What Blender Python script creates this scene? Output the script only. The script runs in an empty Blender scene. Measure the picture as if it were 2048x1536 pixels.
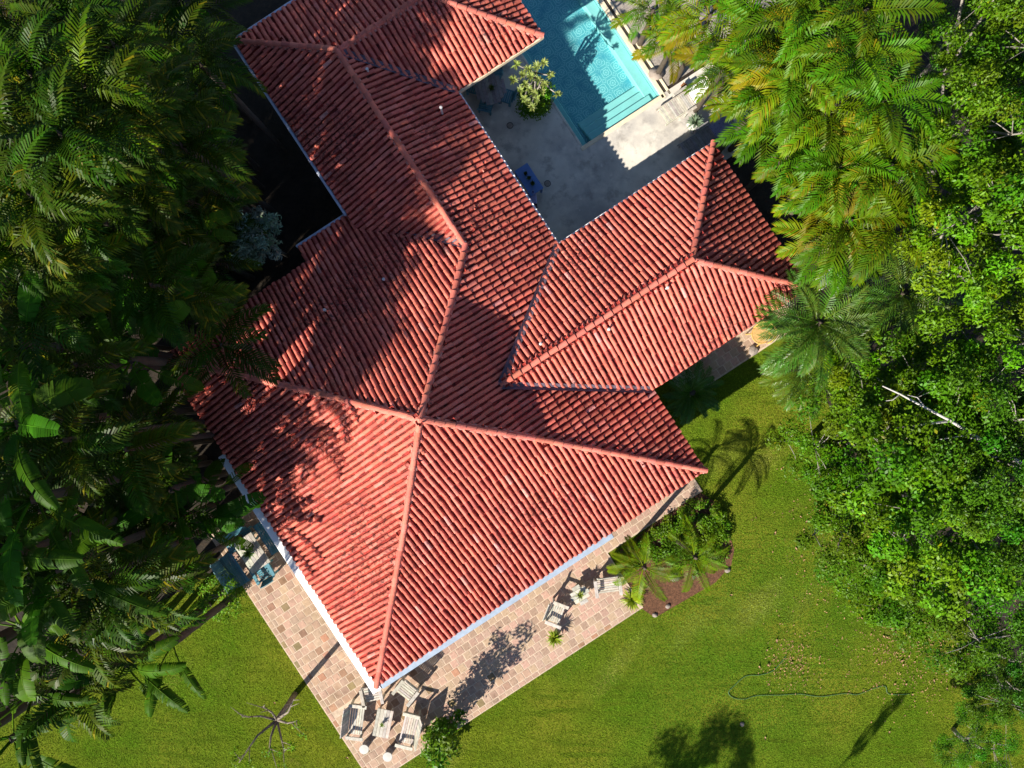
import bpy, math, random
import numpy as np
from mathutils import Vector, Matrix

random.seed(7)
rng = np.random.default_rng(7)
scene = bpy.context.scene
COL = scene.collection
R = math.radians
PI = math.pi

# ---------------------------------------------------------------- camera, sky, sun, exposure
H = 26.0                       # drone height above the ground
F = 1559.0                     # focal length in photo pixels (2048 wide)
cam_d = bpy.data.cameras.new('camera')
cam = bpy.data.objects.new('camera', cam_d)
COL.objects.link(cam)
cam.location = (0, 0, H)
cam.rotation_euler = (0, 0, 0)
cam_d.sensor_fit = 'HORIZONTAL'
cam_d.sensor_width = 36.0
cam_d.lens = 36.0 * F / 2048.0
cam_d.clip_end = 2000
scene.camera = cam

SUN_EL = R(34.0)
SH = Vector((0.65, 0.757)).normalized()      # horizontal direction in which shadows fall
world = bpy.data.worlds.new('World')
scene.world = world
world.use_nodes = True
wn = world.node_tree
bg = wn.nodes['Background']
sky = wn.nodes.new('ShaderNodeTexSky')
sky.sky_type = 'NISHITA'
sky.sun_disc = False
sky.sun_elevation = SUN_EL
sky.sun_rotation = math.atan2(-SH.x, -SH.y)
sky.air_density = 0.8
sky.dust_density = 0.2
sky.ozone_density = 2.0
wn.links.new(sky.outputs[0], bg.inputs[0])
bg.inputs[1].default_value = 0.075
sun_d = bpy.data.lights.new('sun', 'SUN')
sun_d.energy = 5.0
sun_d.angle = R(0.5)
sun_d.color = (1.0, 0.93, 0.82)
sun = bpy.data.objects.new('sun', sun_d)
COL.objects.link(sun)
sdir = Vector((SH.x * math.cos(SUN_EL), SH.y * math.cos(SUN_EL), -math.sin(SUN_EL)))
sun.rotation_euler = sdir.to_track_quat('-Z', 'Y').to_euler()
sun.location = (-20, -24, 30)
vs = scene.view_settings
vs.view_transform = 'Standard'
vs.look = 'None'
vs.exposure = 1.08
vs.gamma = 1.0
vs.use_curve_mapping = False
scene.cycles.use_denoising = True
scene.cycles.max_bounces = 6
scene.cycles.transparent_max_bounces = 12
scene.cycles.caustics_reflective = False
scene.cycles.caustics_refractive = False

# ---------------------------------------------------------------- frames of reference
U = Vector((0.836, 0.548)).normalized()      # along the long front eave
V = Vector((-U.y, U.x))
SE_ = (H - 2.6) / F                          # metres per photo pixel at eave height
SG = H / F                                   # and on the ground


def W(px, py, z=0.0):
    s = (H - z) / F
    return Vector(((px - 1024) * s, (768 - py) * s, z))


def uv(u, v, z=0.0):
    return Vector((U.x * u + V.x * v, U.y * u + V.y * v, z))


UA = math.atan2(U.y, U.x)


def ang(dx, dy):
    """heading (radians) of a direction read off the photo (y down)"""
    return math.atan2(-dy, dx)


# ---------------------------------------------------------------- materials
def nd(nt, typ, **kw):
    n = nt.nodes.new(typ)
    for k, v in kw.items():
        setattr(n, k, v)
    return n


def mixc(nt, a, b, fac, mode='MIX'):
    m = nd(nt, 'ShaderNodeMix', data_type='RGBA', blend_type=mode)
    for sock, val in ((m.inputs[0], fac), (m.inputs[6], a), (m.inputs[7], b)):
        if hasattr(val, 'is_output'):
            nt.links.new(val, sock)
        elif isinstance(val, (int, float)):
            sock.default_value = val
        else:
            sock.default_value = (*val[:3], 1)
    return m.outputs[2]


def noise(nt, vec, scale, detail=4, rough=0.55, dist=0.0):
    n = nd(nt, 'ShaderNodeTexNoise')
    n.inputs['Scale'].default_value = scale
    n.inputs['Detail'].default_value = detail
    n.inputs['Roughness'].default_value = rough
    n.inputs['Distortion'].default_value = dist
    nt.links.new(vec, n.inputs['Vector'])
    return n.outputs[0]


def ramp(nt, fac, a, b):
    n = nd(nt, 'ShaderNodeMapRange')
    n.inputs[1].default_value = a
    n.inputs[2].default_value = b
    nt.links.new(fac, n.inputs[0])
    return n.outputs[0]


MATS = {}


def M(name, col, rough=0.6, var=0.25, scale=4.0, bump=0.0, bscale=None, attr=False, spec=0.3,
      trans=0.0, col2=None, stains=(), objrand=0.0, coat=0.0):
    """procedural surface: two-tone noise, optional per-piece tint, stains (scale, lo, hi, colour, strength), bump, translucency"""
    m = bpy.data.materials.new(name)
    m.use_nodes = True
    nt = m.node_tree
    bs = nt.nodes['Principled BSDF']
    out = nt.nodes['Material Output']
    tc = nd(nt, 'ShaderNodeTexCoord')
    vec = tc.outputs['Object']
    n1 = noise(nt, vec, scale, 5, 0.6)
    a = [c * (1 - var) for c in col]
    b = [min(1, c * (1 + var)) for c in col] if col2 is None else col2
    c = mixc(nt, a, b, ramp(nt, n1, 0.3, 0.7))
    for (ss, lo, hi, sc, st, *mk) in stains:
        f = ramp(nt, noise(nt, vec, ss, 6, 0.65), lo, hi)
        if mk:                                   # only where a broad second noise allows it
            m2 = nd(nt, 'ShaderNodeMath', operation='MULTIPLY')
            nt.links.new(f, m2.inputs[0])
            nt.links.new(ramp(nt, noise(nt, vec, mk[0], 3, 0.5), 0.42, 0.62), m2.inputs[1])
            f = m2.outputs[0]
        mu = nd(nt, 'ShaderNodeMath', operation='MULTIPLY')
        nt.links.new(f, mu.inputs[0])
        mu.inputs[1].default_value = st
        c = mixc(nt, c, sc, mu.outputs[0])
    if attr:
        at = nd(nt, 'ShaderNodeAttribute', attribute_name='tint')
        c = mixc(nt, c, at.outputs['Color'], 1.0, 'MULTIPLY')
    if objrand:
        oi = nd(nt, 'ShaderNodeObjectInfo')
        mr = nd(nt, 'ShaderNodeMapRange')
        mr.inputs[3].default_value = 1 - objrand
        mr.inputs[4].default_value = 1 + objrand
        nt.links.new(oi.outputs['Random'], mr.inputs[0])
        hs = nd(nt, 'ShaderNodeHueSaturation')
        nt.links.new(mr.outputs[0], hs.inputs['Value'])
        nt.links.new(c, hs.inputs['Color'])
        c = hs.outputs[0]
    nt.links.new(c, bs.inputs['Base Color'])
    bs.inputs['Roughness'].default_value = rough
    bs.inputs['Specular IOR Level'].default_value = spec
    if coat:
        bs.inputs['Coat Weight'].default_value = coat
        bs.inputs['Coat Roughness'].default_value = 0.15
    if bump:
        bp = nd(nt, 'ShaderNodeBump')
        bp.inputs['Strength'].default_value = bump
        bp.inputs['Distance'].default_value = 0.03
        nt.links.new(noise(nt, vec, bscale or scale * 4, 5, 0.65), bp.inputs['Height'])
        nt.links.new(bp.outputs[0], bs.inputs['Normal'])
    if trans:
        tr = nd(nt, 'ShaderNodeBsdfTranslucent')
        nt.links.new(mixc(nt, c, (1.15, 1.25, 0.5), 1.0, 'MULTIPLY'), tr.inputs[0])
        mx = nd(nt, 'ShaderNodeMixShader')
        mx.inputs[0].default_value = trans
        nt.links.new(bs.outputs[0], mx.inputs[1])
        nt.links.new(tr.outputs[0], mx.inputs[2])
        nt.links.new(mx.outputs[0], out.inputs[0])
    MATS[name] = m
    return m


M('clay', (0.64, 0.160, 0.112), 0.8, 0.22, 3.0, 0.3, 40, attr=True, spec=0.15,
  stains=((1.2, 0.56, 0.78, (0.20, 0.050, 0.045), 0.5), (11.0, 0.47, 0.60, (0.06, 0.032, 0.028), 0.85, 0.35), (24.0, 0.62, 0.70, (0.05, 0.03, 0.025), 0.7),
          (30.0, 0.66, 0.72, (0.55, 0.42, 0.36), 0.6, 0.5)))
M('clay_pan', (0.27, 0.036, 0.028), 0.9, 0.4, 5.0, 0.3, 40, attr=True, spec=0.1,  # shade between the cover tiles is put into this deep red
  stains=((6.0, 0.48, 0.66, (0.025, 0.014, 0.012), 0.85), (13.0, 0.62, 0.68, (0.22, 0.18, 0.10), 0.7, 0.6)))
M('mortar', (0.46, 0.20, 0.17), 0.9, 0.35, 9, 0.4, 40)
M('flashing', (0.10, 0.075, 0.10), 0.6, 0.5, 6, 0.2)
M('white_paint', (0.86, 0.86, 0.85), 0.55, 0.06, 3, 0.1, stains=((3, 0.62, 0.8, (0.4, 0.38, 0.34), 0.4),))
M('grey_paint', (0.30, 0.37, 0.46), 0.6, 0.12, 6, 0.15, stains=((4, 0.6, 0.8, (0.25, 0.26, 0.26), 0.4),))
M('gutter_paint', (0.50, 0.55, 0.68), 0.4, 0.1, 4)
M('stucco', (0.78, 0.75, 0.68), 0.9, 0.08, 2, 0.3, 60)
M('dark_wood', (0.05, 0.028, 0.018), 0.6, 0.4, 8)
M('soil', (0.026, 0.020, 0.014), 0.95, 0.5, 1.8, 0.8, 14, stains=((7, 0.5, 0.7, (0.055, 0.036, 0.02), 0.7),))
M('paver', (0.39, 0.265, 0.19), 0.9, 0.16, 7, 0.35, 50, attr=True, spec=0.15,
  stains=((1.1, 0.54, 0.72, (0.17, 0.105, 0.065), 0.6), (5, 0.56, 0.68, (0.13, 0.085, 0.055), 0.65, 0.6), (16, 0.6, 0.68, (0.5, 0.40, 0.31), 0.5)))
M('grout', (0.50, 0.385, 0.285), 0.95, 0.25, 6, 0.4, 60, stains=((0.8, 0.55, 0.75, (0.2, 0.14, 0.09), 0.6),))
M('deck', (0.57, 0.53, 0.46), 0.55, 0.14, 1.6, 0.08, 60,
  stains=((0.55, 0.47, 0.62, (0.34, 0.32, 0.30), 0.8), (2.0, 0.54, 0.66, (0.24, 0.22, 0.20), 0.6), (3.5, 0.60, 0.68, (0.66, 0.62, 0.56), 0.6), (14, 0.62, 0.75, (0.25, 0.22, 0.18), 0.5)))
M('coping', (0.66, 0.56, 0.40), 0.7, 0.12, 6, 0.1)
M('channel', (0.05, 0.042, 0.03), 0.8, 0.4, 8)
M('gravel', (0.33, 0.29, 0.25), 0.95, 0.35, 22, 0.9, 60, stains=((60, 0.5, 0.7, (0.14, 0.12, 0.10), 0.7),))
M('mulch', (0.125, 0.058, 0.03), 0.95, 0.5, 14, 0.9, 40, stains=((26, 0.5, 0.66, (0.07, 0.032, 0.018), 0.8), (40, 0.6, 0.7, (0.34, 0.18, 0.09), 0.6)))
M('weathered_wood', (0.44, 0.41, 0.35), 0.8, 0.25, 9, 0.35, 50, attr=True)
M('grey_wood', (0.22, 0.21, 0.22), 0.8, 0.3, 9, 0.35, 50, attr=True)
M('teal_paint', (0.075, 0.21, 0.26), 0.5, 0.2, 6, 0.1, attr=True)
M('blue_paint', (0.10, 0.20, 0.46), 0.5, 0.1, 4)
M('navy_paint', (0.015, 0.035, 0.20), 0.4, 0.1, 4)
M('rattan', (0.55, 0.33, 0.09), 0.6, 0.25, 20, 0.3, 80)
M('cushion_white', (0.85, 0.85, 0.88), 0.85, 0.04, 6, 0.1, stains=((16, 0.66, 0.70, (0.55, 0.12, 0.32), 0.75),))
M('cushion_blue', (0.20, 0.21, 0.34), 0.85, 0.1, 6, 0.1, stains=((18, 0.58, 0.62, (0.03, 0.03, 0.10), 0.85),))
M('cushion_lilac', (0.38, 0.38, 0.62), 0.85, 0.06, 6)
M('pot_white', (0.48, 0.47, 0.43), 0.5, 0.08, 5)
M('pot_clay', (0.34, 0.12, 0.06), 0.7, 0.2, 8)
M('pot_dark', (0.03, 0.028, 0.03), 0.5, 0.3, 8)
M('metal_dark', (0.07, 0.07, 0.075), 0.4, 0.2, 9)
M('pipe_white', (0.55, 0.53, 0.52), 0.5, 0.1, 9)
M('stone', (0.24, 0.20, 0.17), 0.9, 0.3, 5, 0.6, 20, objrand=0.25)
M('dry_leaf', (0.30, 0.17, 0.105), 0.8, 0.3, 12, attr=True)
M('hose_green', (0.06, 0.14, 0.055), 0.45, 0.15, 5)
M('bark', (0.20, 0.165, 0.13), 0.9, 0.35, 9, 0.6, 30)
M('bark_pale', (0.27, 0.245, 0.21), 0.85, 0.3, 8, 0.4, 30)
M('bark_white', (0.42, 0.40, 0.36), 0.85, 0.25, 8, 0.3, 30)
M('palm_trunk', (0.07, 0.055, 0.04), 0.9, 0.35, 12, 0.6, 30)
M('palm_leaf', (0.062, 0.118, 0.003), 0.42, 0.2, 3, attr=True, spec=0.10, trans=0.15, objrand=0.3)
M('feather_leaf', (0.066, 0.125, 0.010), 0.42, 0.2, 3, attr=True, spec=0.35, trans=0.2, objrand=0.15)
M('banana_leaf', (0.040, 0.105, 0.003), 0.5, 0.2, 2.5, attr=True, spec=0.08, trans=0.16, objrand=0.3)
M('tree_leaf', (0.068, 0.160, 0.003), 0.45, 0.2, 3, attr=True, spec=0.15, trans=0.15, objrand=0.22)
M('pale_leaf', (0.20, 0.25, 0.055), 0.45, 0.2, 4, attr=True, spec=0.4, trans=0.2)
M('grey_leaf', (0.13, 0.19, 0.12), 0.45, 0.2, 4, attr=True, spec=0.4, trans=0.15)
M('lime_leaf', (0.25, 0.32, 0.02), 0.45, 0.2, 4, attr=True, spec=0.4, trans=0.25)
M('grass_blade', (0.120, 0.178, 0.011), 0.8, 0.15, 1.5, attr=True, spec=0.05, trans=0.15)


def lawn_material():
    m = bpy.data.materials.new('lawn')
    m.use_nodes = True
    nt = m.node_tree
    bs = nt.nodes['Principled BSDF']
    vec = nd(nt, 'ShaderNodeTexCoord').outputs['Object']
    c = mixc(nt, (0.068, 0.138, 0.007), (0.155, 0.172, 0.016), ramp(nt, noise(nt, vec, 0.35, 4, 0.6), 0.38, 0.62))
    c = mixc(nt, c, (0.19, 0.15, 0.04), ramp(nt, noise(nt, vec, 0.9, 6, 0.7), 0.62, 0.78))
    mp = nd(nt, 'ShaderNodeMapping')
    mp.inputs['Rotation'].default_value = (0, 0, -0.35)
    mp.inputs['Scale'].default_value = (0.4, 4.5, 1)
    nt.links.new(vec, mp.inputs[0])
    c = mixc(nt, c, (0.075, 0.115, 0.008), ramp(nt, noise(nt, mp.outputs[0], 1.0, 3, 0.5, 0.6), 0.54, 0.66))
    c = mixc(nt, c, (0.05, 0.055, 0.008), ramp(nt, noise(nt, vec, 22, 4, 0.7), 0.48, 0.75))
    nt.links.new(c, bs.inputs['Base Color'])
    bs.inputs['Roughness'].default_value = 1.0
    bs.inputs['Specular IOR Level'].default_value = 0.0
    bp = nd(nt, 'ShaderNodeBump')
    bp.inputs['Strength'].default_value = 0.8
    bp.inputs['Distance'].default_value = 0.05
    nt.links.new(noise(nt, vec, 18, 5, 0.7), bp.inputs['Height'])
    nt.links.new(bp.outputs[0], bs.inputs['Normal'])
    MATS['lawn'] = m


lawn_material()


def pool_materials():
    # patterned mosaic of the basin floor: rings and petals on a square lattice
    m = bpy.data.materials.new('pool_mosaic')
    m.use_nodes = True
    nt = m.node_tree
    bs = nt.nodes['Principled BSDF']
    vec = nd(nt, 'ShaderNodeTexCoord').outputs['Object']

    def math_(op, a, b=None):
        n = nd(nt, 'ShaderNodeMath', operation=op)
        for i, x in enumerate((a, b)):
            if x is None:
                continue
            if isinstance(x, (int, float)):
                n.inputs[i].default_value = x
            else:
                nt.links.new(x, n.inputs[i])
        return n.outputs[0]

    def cell(size, offx, offy):
        mp = nd(nt, 'ShaderNodeMapping')
        mp.inputs['Location'].default_value = (offx, offy, 0)
        mp.inputs['Scale'].default_value = (1 / size, 1 / size, 1)
        nt.links.new(vec, mp.inputs[0])
        sx = nd(nt, 'ShaderNodeSeparateXYZ')
        nt.links.new(mp.outputs[0], sx.inputs[0])
        x = math_('SUBTRACT', math_('FRACT', sx.outputs[0]), 0.5)
        y = math_('SUBTRACT', math_('FRACT', sx.outputs[1]), 0.5)
        r = math_('SQRT', math_('ADD', math_('MULTIPLY', x, x), math_('MULTIPLY', y, y)))
        th = math_('ARCTAN2', y, x)
        return x, y, r, th

    x, y, r, th = cell(0.42, 0.0, 0.0)
    pet = math_('ADD', r, math_('MULTIPLY', math_('COSINE', math_('MULTIPLY', th, 4.0)), 0.05))
    ring = math_('LESS_THAN', math_('ABSOLUTE', math_('SUBTRACT', pet, 0.41)), 0.035)
    flower = math_('ADD', r, math_('MULTIPLY', math_('COSINE', math_('MULTIPLY', th, 8.0)), 0.035))
    ring2 = math_('LESS_THAN', math_('ABSOLUTE', math_('SUBTRACT', flower, 0.21)), 0.045)
    dot = math_('LESS_THAN', r, 0.075)
    x2, y2, r2, th2 = cell(0.42, 0.5, 0.5)
    star = math_('ADD', r2, math_('MULTIPLY', math_('COSINE', math_('MULTIPLY', th2, 4.0)), -0.04))
    ring3 = math_('LESS_THAN', math_('ABSOLUTE', math_('SUBTRACT', star, 0.13)), 0.03)
    pat = math_('MAXIMUM', math_('MAXIMUM', ring, ring2), math_('MAXIMUM', dot, ring3))
    c = mixc(nt, (0.10, 0.36, 0.40), (0.32, 0.60, 0.60), math_('MULTIPLY', pat, 0.75))
    c = mixc(nt, c, (0.055, 0.28, 0.36), ramp(nt, noise(nt, vec, 2.5, 4), 0.5, 0.8))
    nt.links.new(c, bs.inputs['Base Color'])
    bs.inputs['Roughness'].default_value = 0.4
    MATS['pool_mosaic'] = m
    M('pool_plaster', (0.26, 0.52, 0.50), 0.6, 0.06, 3)
    # water: tinted see-through surface with a mirror-like skin
    m = bpy.data.materials.new('water')
    m.use_nodes = True
    nt = m.node_tree
    nt.nodes.remove(nt.nodes['Principled BSDF'])
    out = nt.nodes['Material Output']
    tr = nd(nt, 'ShaderNodeBsdfTransparent')
    tr.inputs[0].default_value = (0.82, 0.97, 0.98, 1)
    gl = nd(nt, 'ShaderNodeBsdfGlossy')
    gl.inputs['Roughness'].default_value = 0.03
    lw = nd(nt, 'ShaderNodeLayerWeight')
    pw = nd(nt, 'ShaderNodeMath', operation='POWER')
    nt.links.new(lw.outputs['Facing'], pw.inputs[0])
    pw.inputs[1].default_value = 5.0
    fr = nd(nt, 'ShaderNodeMath', operation='MULTIPLY_ADD')
    nt.links.new(pw.outputs[0], fr.inputs[0])
    fr.inputs[1].default_value = 0.8
    fr.inputs[2].default_value = 0.02
    vec = nd(nt, 'ShaderNodeTexCoord').outputs['Object']
    bp = nd(nt, 'ShaderNodeBump')
    bp.inputs['Strength'].default_value = 0.15
    bp.inputs['Distance'].default_value = 0.02
    nt.links.new(noise(nt, vec, 6, 3), bp.inputs['Height'])
    nt.links.new(bp.outputs[0], gl.inputs['Normal'])
    mx = nd(nt, 'ShaderNodeMixShader')
    nt.links.new(fr.outputs[0], mx.inputs[0])
    nt.links.new(tr.outputs[0], mx.inputs[1])
    nt.links.new(gl.outputs[0], mx.inputs[2])
    nt.links.new(mx.outputs[0], out.inputs[0])
    MATS['water'] = m


pool_materials()


# ---------------------------------------------------------------- mesh helpers
class MB:
    """collects polygons (with a tint per vertex) into one mesh"""

    def __init__(s):
        s.v, s.f, s.c = [], [], []

    def add(s, verts, faces, tint=(1, 1, 1)):
        b = len(s.v)
        s.v += [tuple(p) for p in verts]
        s.f += [tuple(b + i for i in f) for f in faces]
        s.c += [(*tint, 1)] * len(verts)
        return s

    def box(s, c, size, rot=None, tint=(1, 1, 1), bev=0.0):
        """box centred on c, chamfered on its upright edges and top rim when bev > 0"""
        hx, hy, hz = size[0] / 2, size[1] / 2, size[2] / 2
        if bev <= 0:
            P = [(-hx, -hy, -hz), (hx, -hy, -hz), (hx, hy, -hz), (-hx, hy, -hz),
                 (-hx, -hy, hz), (hx, -hy, hz), (hx, hy, hz), (-hx, hy, hz)]
            Fs = [(3, 2, 1, 0), (4, 5, 6, 7), (0, 1, 5, 4), (1, 2, 6, 5), (2, 3, 7, 6), (3, 0, 4, 7)]
        else:
            b = bev
            def loop(x, y, k, z):
                return [(-x + k, -y, z), (x - k, -y, z), (x, -y + k, z), (x, y - k, z),
                        (x - k, y, z), (-x + k, y, z), (-x, y - k, z), (-x, -y + k, z)]
            P = loop(hx, hy, b, -hz) + loop(hx, hy, b, hz - b) + loop(hx - b, hy - b, b * 0.6, hz)
            Fs = [tuple(range(7, -1, -1)), tuple(range(16, 24))]
            for o in (0, 8):
                for i in range(8):
                    j = (i + 1) % 8
                    Fs.append((o + i, o + j, o + 8 + j, o + 8 + i))
        P = [Vector(p) for p in P]
        if rot is not None:
            P = [rot @ p for p in P]
        c = Vector(c)
        return s.add([p + c for p in P], Fs, tint)

    def tube(s, pts, rad, sides=6, tint=(1, 1, 1), cap=True):
        pts = [Vector(p) for p in pts]
        n = len(pts)
        rad = rad if isinstance(rad, (list, tuple)) else [rad] * n
        vs_, fs = [], []
        for i, p in enumerate(pts):
            t = (pts[min(i + 1, n - 1)] - pts[max(i - 1, 0)])
            t = t.normalized() if t.length > 1e-9 else Vector((0, 0, 1))
            a = t.cross(Vector((0, 0, 1)) if abs(t.z) < 0.95 else Vector((1, 0, 0))).normalized()
            b = t.cross(a)
            for k in range(sides):
                w = 2 * PI * k / sides
                vs_.append(p + (a * math.cos(w) + b * math.sin(w)) * rad[i])
        for i in range(n - 1):
            for k in range(sides):
                k2 = (k + 1) % sides
                fs.append((i * sides + k, i * sides + k2, (i + 1) * sides + k2, (i + 1) * sides + k))
        if cap:
            fs.append(tuple(range(sides - 1, -1, -1)))
            fs.append(tuple((n - 1) * sides + k for k in range(sides)))
        return s.add(vs_, fs, tint)

    def lathe(s, prof, sides=16, c=(0, 0, 0), tint=(1, 1, 1)):
        c = Vector(c)
        vs_, fs = [], []
        for (r, z) in prof:
            for k in range(sides):
                w = 2 * PI * k / sides
                vs_.append(c + Vector((r * math.cos(w), r * math.sin(w), z)))
        for i in range(len(prof) - 1):
            for k in range(sides):
                k2 = (k + 1) % sides
                fs.append((i * sides + k, i * sides + k2, (i + 1) * sides + k2, (i + 1) * sides + k))
        fs.append(tuple((len(prof) - 1) * sides + k for k in range(sides)))
        return s.add(vs_, fs, tint)

    def mesh(s, name, mat, smooth=False):
        me = bpy.data.meshes.new(name)
        me.from_pydata(s.v, [], s.f)
        at = me.color_attributes.new('tint', 'FLOAT_COLOR', 'POINT')
        at.data.foreach_set('color', np.array(s.c, dtype=np.float32).ravel())
        me.materials.append(MATS[mat])
        if smooth:
            me.polygons.foreach_set('use_smooth', [True] * len(me.polygons))
        me.update()
        return me

    def build(s, name, mat, parent=None, smooth=False, world_coords=False):
        return link(name, s.mesh(name, mat, smooth), parent, world_coords)


def link(name, me, parent=None, world_coords=False):
    o = bpy.data.objects.new(name, me)
    COL.objects.link(o)
    if parent is not None:
        o.parent = parent
        if world_coords:                       # mesh authored in world coordinates, parents unrotated
            p, q = Vector((0, 0, 0)), parent
            while q is not None:
                p -= q.location
                q = q.parent
            o.location = p
    return o


def np_mesh(name, verts, quads, tint, mat):
    """large mesh of quads from numpy arrays; tint is (nverts, 3)"""
    me = bpy.data.meshes.new(name)
    nv, nq, k = len(verts), len(quads), quads.shape[1]
    me.vertices.add(nv)
    me.vertices.foreach_set('co', verts.astype(np.float32).ravel())
    me.loops.add(nq * k)
    me.loops.foreach_set('vertex_index', quads.astype(np.int32).ravel())
    me.polygons.add(nq)
    me.polygons.foreach_set('loop_start', np.arange(0, nq * k, k, dtype=np.int32))
    me.polygons.foreach_set('loop_total', np.full(nq, k, dtype=np.int32))
    at = me.color_attributes.new('tint', 'FLOAT_COLOR', 'POINT')
    c = np.ones((nv, 4), dtype=np.float32)
    c[:, :3] = tint
    at.data.foreach_set('color', c.ravel())
    me.materials.append(MATS[mat])
    me.update(calc_edges=True)
    return me


def thing(name, label, cat, loc=(0, 0, 0), rz=0.0, group=None):
    o = bpy.data.objects.new(name, None)
    o.empty_display_size = 0.2
    COL.objects.link(o)
    o.location = loc
    o.rotation_euler = (0, 0, rz)
    return tag(o, label, cat, group)


def tag(o, label=None, cat=None, group=None, kind=None):
    if label:
        o['label'] = label
    if cat:
        o['category'] = cat
    if group:
        o['group'] = group
    if kind:
        o['kind'] = kind
    return o


def sheet(name, pts, mat, z, kind='structure', parent=None, thick=0.0):
    """flat polygon (world xy points, ccw) at height z, with an edge thickness when wanted"""
    n = len(pts)
    b = MB()
    P = [(p[0], p[1], z) for p in pts]
    if thick:
        P += [(p[0], p[1], z - thick) for p in pts]
        b.add(P, [tuple(range(n))] + [((i + 1) % n, i, n + i, n + (i + 1) % n) for i in range(n)])
    else:
        b.add(P, [tuple(range(n))])
    o = b.build(name, mat, parent)
    if kind:
        o['kind'] = kind
    return o


def jit(base, v):
    k = 1 + random.uniform(-v, v)
    return tuple(max(0, c * k * (1 + random.uniform(-v, v) * 0.3)) for c in base)


# ---------------------------------------------------------------- the roof, as a height field over eave lines
PX = SE_
Z0 = 2.6
T1, T2, D1 = 0.44, 0.80, 239 * PX


def prof_main(d):
    return T1 * d if d < D1 else T1 * D1 + T2 * (d - D1)


def lin(t):
    return lambda d: t * d


# face: (along-eave dir, inward dir, offset along inward dir at the eave, profile)
def uvpx(u, v):
    return u * PX, v * PX


FACES = {
    'SW': (-V, U, -556 * PX, prof_main),
    'SE': (U, V, -355.6 * PX, prof_main),
    'NE': (V, -U, -228 * PX, prof_main),
    'NW': (-U, -V, -428 * PX, prof_main),
    'SWC': (-V, U, -88 * PX, lin(T1)),
    'NWD': (-U, -V, -878 * PX, lin(T1)),
    'SED': (U, V, 550 * PX, lin(T1)),
    'NED': (V, -U, -432 * PX, lin(T1)),
    'NWE': (-U, -V, -182 * PX, lin(0.647)),
    'SEE': (U, V, -163 * PX, lin(0.647)),
    'NEE': (V, -U, -600 * PX, lin(0.575)),
}
WINGS = {
    'A': ('SW', 'SE', 'NE', 'NW'),
    'C': ('SWC', 'NE', 'NWD'),
    'D': ('NWD', 'SED', 'NED', 'SWC'),
    'E': ('NWE', 'SEE', 'NEE'),
}
EXT_U = (-213 * PX, -88 * PX)


def dist(face, u, v):
    e, n, off, pr = FACES[face]
    # inward distance from the eave, from u,v coordinates
    if n == U:
        return u - off
    if n == -U:
        return -u - off
    if n == V:
        return v - off
    return -v - off


def wing_z(w, u, v):
    if w == 'C' and v < 36 * PX:
        return -9
    if w == 'E' and u < -164 * PX:
        return -9
    z = 99
    for f in WINGS[w]:
        d = dist(f, u, v)
        if d < -1e-6:
            if w == 'A' and f == 'NW' and d > -38 * PX and EXT_U[0] <= u <= EXT_U[1]:
                pass
            else:
                return -9
        z = min(z, FACES[f][3](d))
    return z


def roof_z(u, v):
    return max(wing_z(w, u, v) for w in WINGS)


HC = uv(-100 * PX, 200 * PX)
house = thing('villa_house', 'sprawling villa with red barrel tiled hipped roofs around a pool courtyard', 'house', (HC.x, HC.y, 0))

# under-roof deck that the tiles lie on
b = MB()
st = 0.11
cells = {}
us = np.arange(-556 * PX + st / 2, 600 * PX, st)
vsx = np.arange(-356 * PX + st / 2, 878 * PX, st)
idx = {}


def corner(i, j):
    if (i, j) not in idx:
        u, v = -556 * PX + i * st, -356 * PX + j * st
        zs = [roof_z(u + a, v + c) for a in (-0.01, 0.01) for c in (-0.01, 0.01)]
        zz = max(zs)
        if zz < -5:
            zz = max(roof_z(u + a, v + c) for a in (-st / 2, st / 2) for c in (-st / 2, st / 2))
        p = uv(u, v, Z0 + max(zz, -0.3) - 0.05)
        idx[(i, j)] = len(b.v)
        b.v.append(tuple(p))
        b.c.append((1, 1, 1, 1))
    return idx[(i, j)]


for i, u in enumerate(us):
    for j, v in enumerate(vsx):
        if roof_z(u, v) > -5:
            b.f.append((corner(i, j), corner(i + 1, j), corner(i + 1, j + 1), corner(i, j + 1)))
roof = b.build('roof', 'clay_pan', house, world_coords=True)

# which face owns a point
def owner(face, u, v, tol=0.012):
    d = dist(face, u, v)
    if d < -0.02 and not (face == 'NW' and EXT_U[0] <= u <= EXT_U[1] and d > -38 * PX):
        return False
    z = FACES[face][3](d)
    zr = roof_z(u, v)
    return zr > -5 and abs(z - zr) < tol


def to_uv(face, s, d):
    e, n, off, pr = FACES[face]
    if n == U:
        return off + d, s
    if n == -U:
        return -(off + d), s
    if n == V:
        return s, off + d
    return s, -(off + d)


GAP = 0.1735
EXPO = 0.30


def tile_tint():
    r = random.random()
    if r < 0.009:
        return jit((1.0, 1.6, 1.9), 0.15)
    if r < 0.13:
        return jit((0.78, 0.74, 0.8), 0.12)
    if r < 0.26:
        return jit((1.06, 1.22, 1.3), 0.1)
    return jit((1.0, 1.0, 1.0), 0.13)


ARC = 6


def cap_profile(r, zs=1.05):
    return [(r * math.cos(PI * k / ARC), r * math.sin(PI * k / ARC) * zs) for k in range(ARC + 1)]


caps = MB()          # the bulk of the cover tiles
pans = MB()          # gutter tiles between them
cand = []            # whole cover tiles that may become objects of their own
RANGES = {'SW': (-360, 432), 'SE': (-560, 232), 'NE': (-360, 720), 'NW': (-560, 232), 'SWC': (255, 882),
          'NWD': (-92, 436), 'SED': (60, 436), 'NED': (546, 882), 'NWE': (-20, 604), 'SEE': (-20, 604), 'NEE': (-167, 186)}


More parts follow.
